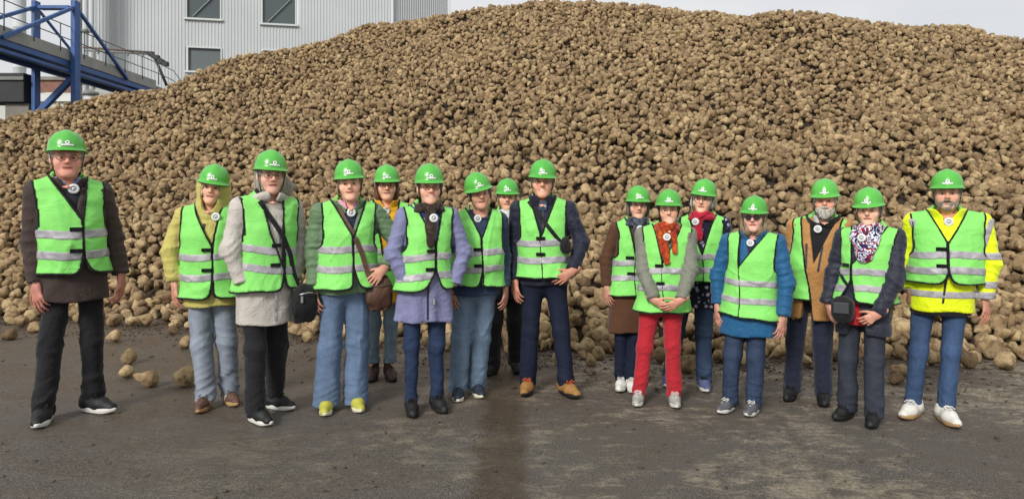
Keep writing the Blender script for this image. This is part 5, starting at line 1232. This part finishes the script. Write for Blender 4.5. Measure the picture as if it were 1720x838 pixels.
add('navy', 'tall person in navy jacket and dark jeans with tan hiking shoes', male=True, x=914, yf=657, top=268, hx=911, tx=912, hem=477, shw=.198, bulk=1.05, cw=.195, ww=.185, hw=.185, dp=.13, fl=(887, 663, -10), fr=(952, 667, 30), hl=dict(x=867, y=487), hr=dict(x=946, y=462, dy=-.16, d=(-.75, -.15, -.5), n=(.1, .95, .2), t=(-.4, -.2, .8), hint=(1, .35, 0), cuff=.02),
    jmat=J_NAVY, tmat=T_INK, leg=(.09, .068, .064), shoe=('low', SH_TAN, SO_BLK, L_ORG), shoes=1.05, skin=(204, 152, 128), smile=.6, hair=('short', H_GREY), glasses=(METALF, .85, None), jw=1.03, collar=(J_NAVY, .07, .086, .03), zip=(0, ZB, .85, 1.42), vest=dict(hem=464, zvp=396, vxp=909, vw=.084, aw=0.174, bands=(407, 435), tabs=((909, 399), (909, 425))), rec=(912, 346, 'dark blue badge-shaped audio receiver on the person in navy jacket'), recdark=True, palecord=True)
add('cardigan', 'person in long brown cardigan and white sneakers behind the red trousers', turn=12, x=1058, yf=652, top=312, hx=1071, tx=1068, hem=556, shw=.18, cw=.18, ww=.18, hw=.19, hemw=.20, fl=(1044, 657, -12), fr=(1060, 659, 6), hl=dict(x=1018, y=495, hint=(-1, .4, 0)), jmat=J_BRCARD, jname='cardigan', folds=.004, tmat=T_INK, leg=(.082, .062, .052), shoe=('low', SH_WHT, SO_WHT, L_WHT), skin=(204, 158, 138), smile=.3, hair=('bob', H_DGREY, .10), glasses=(BLACKF, 1.0, None), scarf=(SC_NAVY, .034, [((0, -.11, 1.42), (.0, -.15, 1.20), .05, .035)]), yaw=3,
    vest=dict(hem=494, zvp=430, vxp=1062, vw=.085, aw=0.169, bands=(441, 465), tabs=((1053, 431), (1055, 457))), rec=(1069, 384, REC('brown cardigan')))
add('red', 'person in red trousers and grey jacket with hands folded in front', x=1111, yf=675, top=318, hx=1123, tx=1118, hem=524, shw=.195, bulk=1.12, cw=.195, ww=.195, hw=.205, hemw=.212, dp=.125, fl=(1073, 681, -6), fr=(1132, 683, 8), hl=dict(x=1112, y=507, dy=-.205, d=(.82, -.12, -.5), n=(.1, .9, .3), t=(.4, -.2, .85), hint=(-1, .5, -.1), cuff=.015), hr=dict(x=1129, y=506, dy=-.235, d=(-.82, -.1, -.52), n=(-.1, .9, .3), t=(-.4, -.3, .85), hint=(1, .5, -.1), cuff=.015),
    jmat=J_GREY, tmat=T_RED, leg=(.095, .070, .060), shoe=('low', SH_GRY, SO_WHT, L_WHT), skin=(214, 164, 140), smile=1.0, hair=('short', H_BROWN), glasses=(METALF, 1.05, None), roll=-3, hroll=5, scarf=(SC_ORG, .036, [((-.04, -.11, 1.43), (-.005, -.155, 1.20), .05, .032), ((.05, -.1, 1.42), (.06, -.15, 1.28), .035, .02)]),
    vest=dict(hem=521, zvp=440, vxp=1113, vw=.100, aw=0.189, bands=(453, 481), tabs=((1108, 444), (1110, 473))), rec=(1120, 397, REC('red trousers')))
add('floral', 'person in dark floral jacket and red scarf behind the blue parka', turn=-8, x=1160, yf=649, top=301, hx=1181, tx=1180, hem=514, shw=.178, cw=.185, ww=.19, hw=.20, fl=(1124, 649, -8), fr=(1181, 657, 16), px=1166, hr=dict(x=1222, y=500), jmat=J_FLORAL, tmat=T_STEEL, leg=(.10, .078, .066), shoe=('low', SH_BLUE, SO_WHT, L_BLK), skin=(212, 164, 142), smile=.25, yaw=-6, roll=4, hroll=6, hair=('bob', H_WHITE, .085), glasses=(BLACKF, 1.05, None), scarf=(SC_RED, .034, [((-.03, -.11, 1.43), (-.01, -.15, 1.30), .045, .03)]),
    vest=dict(hem=470, zvp=425, vxp=1183, vw=.10, aw=0.174, bands=(430, 452)), rec=(1172, 372, REC('dark floral jacket')))
add('parka', 'person in bright blue parka, dark sunglasses and canvas sneakers', turn=-10, x=1256, yf=689, top=329, hx=1267, tx=1264, hem=562, shw=.205, bulk=1.2, cw=.20, ww=.205, hw=.215, hemw=.235, dp=.135, fl=(1223, 694, -24), fr=(1265, 698, -16), hl=dict(x=1206, y=533, hint=(-1, .4, 0), cuff=.03), hr=dict(x=1313, y=545, hint=(1, .4, 0), cuff=.03), jmat=J_BLUE, jname='parka', tmat=T_MID, leg=(.094, .076, .070), shoe=('low', SH_CANV, SO_WHT, L_WHT), skin=(206, 158, 142), hair=('bob', H_BLOND, .15), glasses=(BLACKF, 1.02, LENS), sunglasses=True, yaw=-4, collar=(J_BLUE, .055, .100, .075), vcut=(1.28, .06), inner=(P_NAVYS, None),
    vest=dict(hem=528, zvp=446, vxp=1247, vw=.090, aw=0.186, bands=(472, 501), btilt=-.07, tilt=-.10), rec=(1264, 407, REC('blue parka')))
add('tan', 'person with white beard in open tan jacket and navy trousers', male=True, turn=-12, x=1361, yf=672, top=301, hx=1387, tx=1376, hem=533, shw=.205, bulk=1.15, cw=.205, ww=.205, hw=.21, hemw=.21, dp=.14, belly=.02, px=1362, fl=(1329, 673, -8), fr=(1382, 681, 8), hl=dict(x=1330, y=525), hr=dict(x=1420, y=520), jmat=J_TAN, tmat=T_NAVY, leg=(.098, .081, .076), shoe=('low', SH_BLK, SO_BLK, L_BLK), skin=(210, 152, 130), smile=.8, hair=('short', H_WHITE), beard=(H_WHITE, True), brow=(190, 184, 176), collar=(P_BLK, .06, .112, .10), shirt=P_WHITE, vcut=(1.12, .10), inner=(P_BLK, .80), openlow=(1.06, .05), vx=.01,
    vest=dict(hem=500, zvp=560, vw=.150, aw=0.199, bands=(), open=True, th=.008), rec=(1379, 384, REC('tan jacket')))
add('puffer', 'person in dark navy padded coat with small camera bag and printed scarf', turn=-12, x=1450, yf=704, top=315, hx=1461, tx=1460, hem=559, shw=.205, bulk=1.22, cw=.20, ww=.205, hw=.215, hemw=.225, dp=.14, quilt=.11, fl=(1420, 706, -24), fr=(1467, 717, -6), hl=dict(x=1398, y=526, dy=-.10, d=(.35, -.3, -.85), cuff=.0), hr=dict(x=1470, y=529, dy=-.20, d=(-.72, -.2, -.55), n=(.1, .9, .3), t=(-.4, -.3, .8), hint=(1, .35, -.1), cuff=.0, curl=(.9, .7)), jmat=J_DNAVY, jname='padded_coat', tmat=T_GREYB, leg=(.097, .080, .080), shoe=('low', SH_BLK, SO_BLK, L_BLK), skin=(216, 168, 144), hair=('short', H_GREY), yaw=-5, inner=(P_RED, .745), openlow=(1.0, .075), ox=-.02,
    scarf=(SC_MIX, .038, [((-.05, -.12, 1.42), (-.01, -.165, 1.27), .06, .045), ((.05, -.12, 1.42), (.02, -.165, 1.28), .055, .04)]), vest=dict(hem=504, zvp=443, vxp=1440, vw=.105, aw=0.186, bands=(455, 482), gap=(462, .10, .035), tilt=-.03, tabs=((1427, 444),)), rec=(1456, 398, 'white round audio receiver half hidden in the red white and blue scarf'))
add('hivis', 'stout person in fluorescent yellow jacket, jeans and white sneakers at far right', male=True, turn=6, x=1579, yf=697, top=285, hx=1590, tx=1591, hem=520, shw=.245, bulk=1.28, cw=.25, ww=.255, hw=.245, hemw=.25, dp=.165, belly=.03, fl=(1533, 703, -24), fr=(1589, 713, 22), hl=dict(x=1530, y=505), hr=dict(x=1653, y=516, d=(.05, -.3, -1), hint=(1, .5, 0)), jmat=J_HIVIS, tmat=T_DENIM, leg=(.104, .074, .066), hipw=.10, shoe=('low', SH_WHT, SO_GUM, L_WHT), shoes=1.08, skin=(196, 146, 124), beard=(H_GREY, False), hair=('short', H_GREY), fw=1.05, jw=1.12, nk=1.2, collar=(J_HIVIS, .06, .105, .06), zip=(0, ZB, .84, 1.1), hpitch=-5,
    vest=dict(hem=472, zvp=408, vxp=1587, vw=.098, aw=0.219, bands=(426, 451), gap=(450, .035, .035), tabs=((1577, 416), (1577, 443)), th=.012), rec=(1590, 372, REC('fluorescent yellow jacket')))

import time as _time
GS = {}
for key, (label, S) in PEOPLE.items():
    v = S.get('vest'); ppm = FPX / (FPX * CAMH / (S['yf'] - YHOR)); s_ = (S['yf'] - S['top']) / ppm / 1.80
    if v:
        v = dict(v); v['zv'] = (S['yf'] - v.pop('zvp')) / ppm / s_
        if v.get('gap'): v['gap'] = ((S['yf'] - v['gap'][0]) / ppm / s_, *v['gap'][1:])
        if 'vxp' in v:
            hip = (S.get('px', S['x']) - S['x']) / ppm / s_; tcx = (S.get('tx', (S['x'] + S['hx']) / 2) - S['x']) / ppm / s_
            v['vx'] = (v.pop('vxp') - S['x']) / ppm / s_ - float(np.interp(1.1, [.85, 1.25], [hip, tcx]))
        S['vest'] = v
    GS[key] = person(key, S, label)
# ------------------------------------------------------------------ hoods, bags and other particulars
def sdf_part(name, f, lo, hi, h, mat, parent, origin=(0, 0, 0)):
    V, Fq = polygonize(f, lo, hi, h); return link(name, np_mesh(name, V - np.array(origin), Fq), mat, parent)
def bag(key, name, label, c_px, size, strap_px, mat, strap_mat, dy, strap_w=.03, kind='soft'):
    G = GS[key]; lx, lz = G['lx'], G['lz']; c = np.array([lx(c_px[0]), dy, lz(c_px[1])]); rt = thing_at(name, key, c, label, 'bag'); a, b_, h_ = size
    def f(p):
        x, y, z = p; k = 3.2 if kind == 'box' else 2.6
        w = 1 + (.12 * np.clip(z / h_, -1, 1) * (-1 if kind == 'soft' else .6))
        q = ((np.abs(x) / (a * w)) ** k + (np.abs(y) / b_) ** k + (np.abs(z) / h_) ** k) ** (1 / k); return (q - 1) * min(a, b_, h_) * .8 + (.004 if kind == 'box' else .008) * fold(x, y, z, 61, 26)
    bo = sdf_part('bag_body', f, (-a*1.4, -b_*1.6, -h_*1.3), (a*1.4, b_*1.6, h_*1.3), .008, mat, rt)
    P = strap_path(G, strap_px) - c; nr = [(0, -1, .1)] * len(P); ribbon(list(P), strap_w, .006, nr).build('strap', strap_mat, rt)
    return rt, bo, f
BAGBLK = cloth('bag_black_nylon', srgb(22, 22, 25), .7); BAGBRN = simple('bag_brown_leather', srgb(84, 58, 46), .5, .25, 12, .4, 60); STRBRN = simple('strap_brown_leather', srgb(88, 64, 50), .55, .15, 30, .2, 80)
rt, bo, f = bag('white', 'shoulder_bag', 'black nylon shoulder bag hanging at the side of the white coat', (500, 511), (.088, .05, .125), [(428, 338), (442, 362), (462, 395), (478, 428), (484, 458), (493, 480)], BAGBLK, BAGBLK, -.17, .032)
MB().tube([(-.06, -.055, .075), (0, -.062, .085), (.06, -.055, .075)], .004, 6).build('zip', ZIPM, bo, True); MB().box((-.052, -.066, .02), (-.040, -.056, .065)).build('zip_pull', ZIPM, bo)
rt, bo, f = bag('quilt', 'shoulder_bag', 'brown leather shoulder bag on the hip of the quilted green jacket', (636, 491), (.092, .05, .13), [(563, 340), (575, 366), (592, 396), (606, 428), (614, 458), (618, 470)], BAGBRN, STRBRN, -.10, .034)
MB().tube([(-.08, -.045, .06), (0, -.058, .05), (.08, -.045, .06)], .0045, 6).build('flap_seam', STRBRN, bo, True)
rt, bo, f = bag('puffer', 'camera_bag', 'small black box-shaped camera bag on the padded navy coat', (1428, 517), (.078, .065, .098), [(1412, 452), (1424, 470), (1432, 478)], BAGBLK, BAGBLK, -.22, .022, 'box')
MB().box((-.055, -.078, -.02), (.055, -.066, .065)).build('lid_panel', simple('bag_grey_panel', srgb(58, 60, 64), .5, .1), bo, bevel=.006)
# crossbody strap and pouch of the navy jacket
rt, bo, f = bag('navy', 'crossbody_pouch', 'narrow black crossbody pouch tucked beside the navy jacket sleeve', (950, 412), (.036, .03, .05), [(888, 338), (905, 360), (922, 382), (938, 402), (946, 410)], BAGBLK, BAGBLK, -.155, .030)
# hood up, under the helmet
G = GS['pale_yellow']; S = G['S']; hcx = G['lx'](S['hx']); Rm = rot_head(S.get('yaw', 0), S.get('roll', 0), 0); hc = np.array([hcx, -.02, 1.617])
def hood(p):
    x, y, z = p; d = smin(ellip(p, (0, .03, .02), (.112, .122, .105)), cone(p, (0, .035, -.03), (0, .045, -.20), .108, .125), .05)
    d = np.maximum(d, -(d + .022)); d = np.maximum(d, -ellip(p, (0, -.13, -.055), (.068, .14, .135))); d = np.maximum(d, .0 + z - .075); return np.maximum(d, -.235 - z) + .004 * fold(x, y, z, 3, 26)
V, Fq = polygonize(hood, (-.17, -.16, -.26), (.17, .2, .12), .0065); link('hood', np_mesh('hood', V @ Rm.T + hc, Fq), J_YGREEN, G['root'])
# hood lying on the shoulders of the white coat
G = GS['white']; cx_ = float(G['lean'](1.47))
def hoodroll(p):
    x, y, z = p; d = torus(p, (cx_, .02, 1.455), .104, .029, 1.0, 1.1, .30); d = smin(d, ellip(p, (cx_, .13, 1.42), (.12, .07, .09)), .04)
    d = np.maximum(d, np.where(y < -.02, .018 + .25 * np.clip(z - 1.44, 0, 1) - np.abs(x - cx_), -1)); return d + .006 * fold(x, y, z, 8, 24)
sdf_part('hood', hoodroll, (cx_ - .2, -.17, 1.30), (cx_ + .2, .26, 1.56), .0075, J_WHITE, G['jk'])
# reflective bands and black waistband of the fluorescent jacket
G = GS['hivis']; S = G['S']; lz, lx = G['lz'], G['lx']; jf = G['jacket']
for nm, cond in (('reflective_strip', lambda p: np.abs(p[2] - lz(491)) - .026), ('reflective_strip', lambda p: np.maximum(np.abs(p[2] - lz(428) - .03 * 0) - .026, lx(1645) - p[0])), ('reflective_strip', lambda p: np.maximum(np.abs(p[2] - lz(474)) - .026, lx(1648) - p[0])), ('reflective_strip', lambda p: np.maximum(np.abs(p[0] - lx(1540) + .3 * (p[2] - 1.3)) - .022, np.maximum(1.15 - p[2], p[2] - 1.44))), ('reflective_strip', lambda p: np.maximum(np.abs(p[0] - lx(1652) - .3 * (p[2] - 1.3)) - .022, np.maximum(1.15 - p[2], p[2] - 1.44)))):
    sdf_part(nm, lambda p, c_=cond: np.maximum(np.maximum(jf(p) - .005, -jf(p) - .012), c_(p)), (lx(1490), -.36, .78), (lx(1690), .30, 1.5), .0078, REFL, G['jk'])
zh = lz(S['hem']); root = G['root']
def waist(p):
    x, y, z = p; hx_ = 0.0; d = loft(p, [(zh - .028, 0, 0, .195, .155), (zh + .06, 0, 0, .20, .16)]); return d + .003 * fold(x, y, z, 4, 20)
sdf_part('waistband', waist, (-.3, -.25, zh - .09), (.3, .25, zh + .09), .009, P_BLK, root)
# zipped chest pockets of the tan jacket
G = GS['tan']; lx, lz = G['lx'], G['lz']
for (x0, y0, x1, y1) in ((1361, 408, 1362, 448), (1388, 412, 1382, 452)):
    zs = np.linspace(lz(y0), lz(y1), 10); xs = np.linspace(lx(x0), lx(x1), 10); yy = front_y(G['jacket'], xs, zs) - .003; ribbon([(a, b_, c) for a, b_, c in zip(xs, yy, zs)], .016, .005, [(0, -1, 0)] * 10).build('pocket_zip', ZB, G['jk'])
# zip pull of the lavender coat, hanging pull of the padded coat
G = GS['lavender']; q = (G['lx'](724), G['lz'](503)); yy = float(front_y(G['jacket'], q[0], q[1])[0]); MB().box((q[0] - .007, yy - .016, q[1] - .02), (q[0] + .007, yy - .006, q[1] + .02)).build('zip_pull', ZIPM, G['jk'])
# rings
for key, side, x_, y_ in (('quilt', 1, 628, 471), ('puffer', 1, 1474, 536)):
    pass
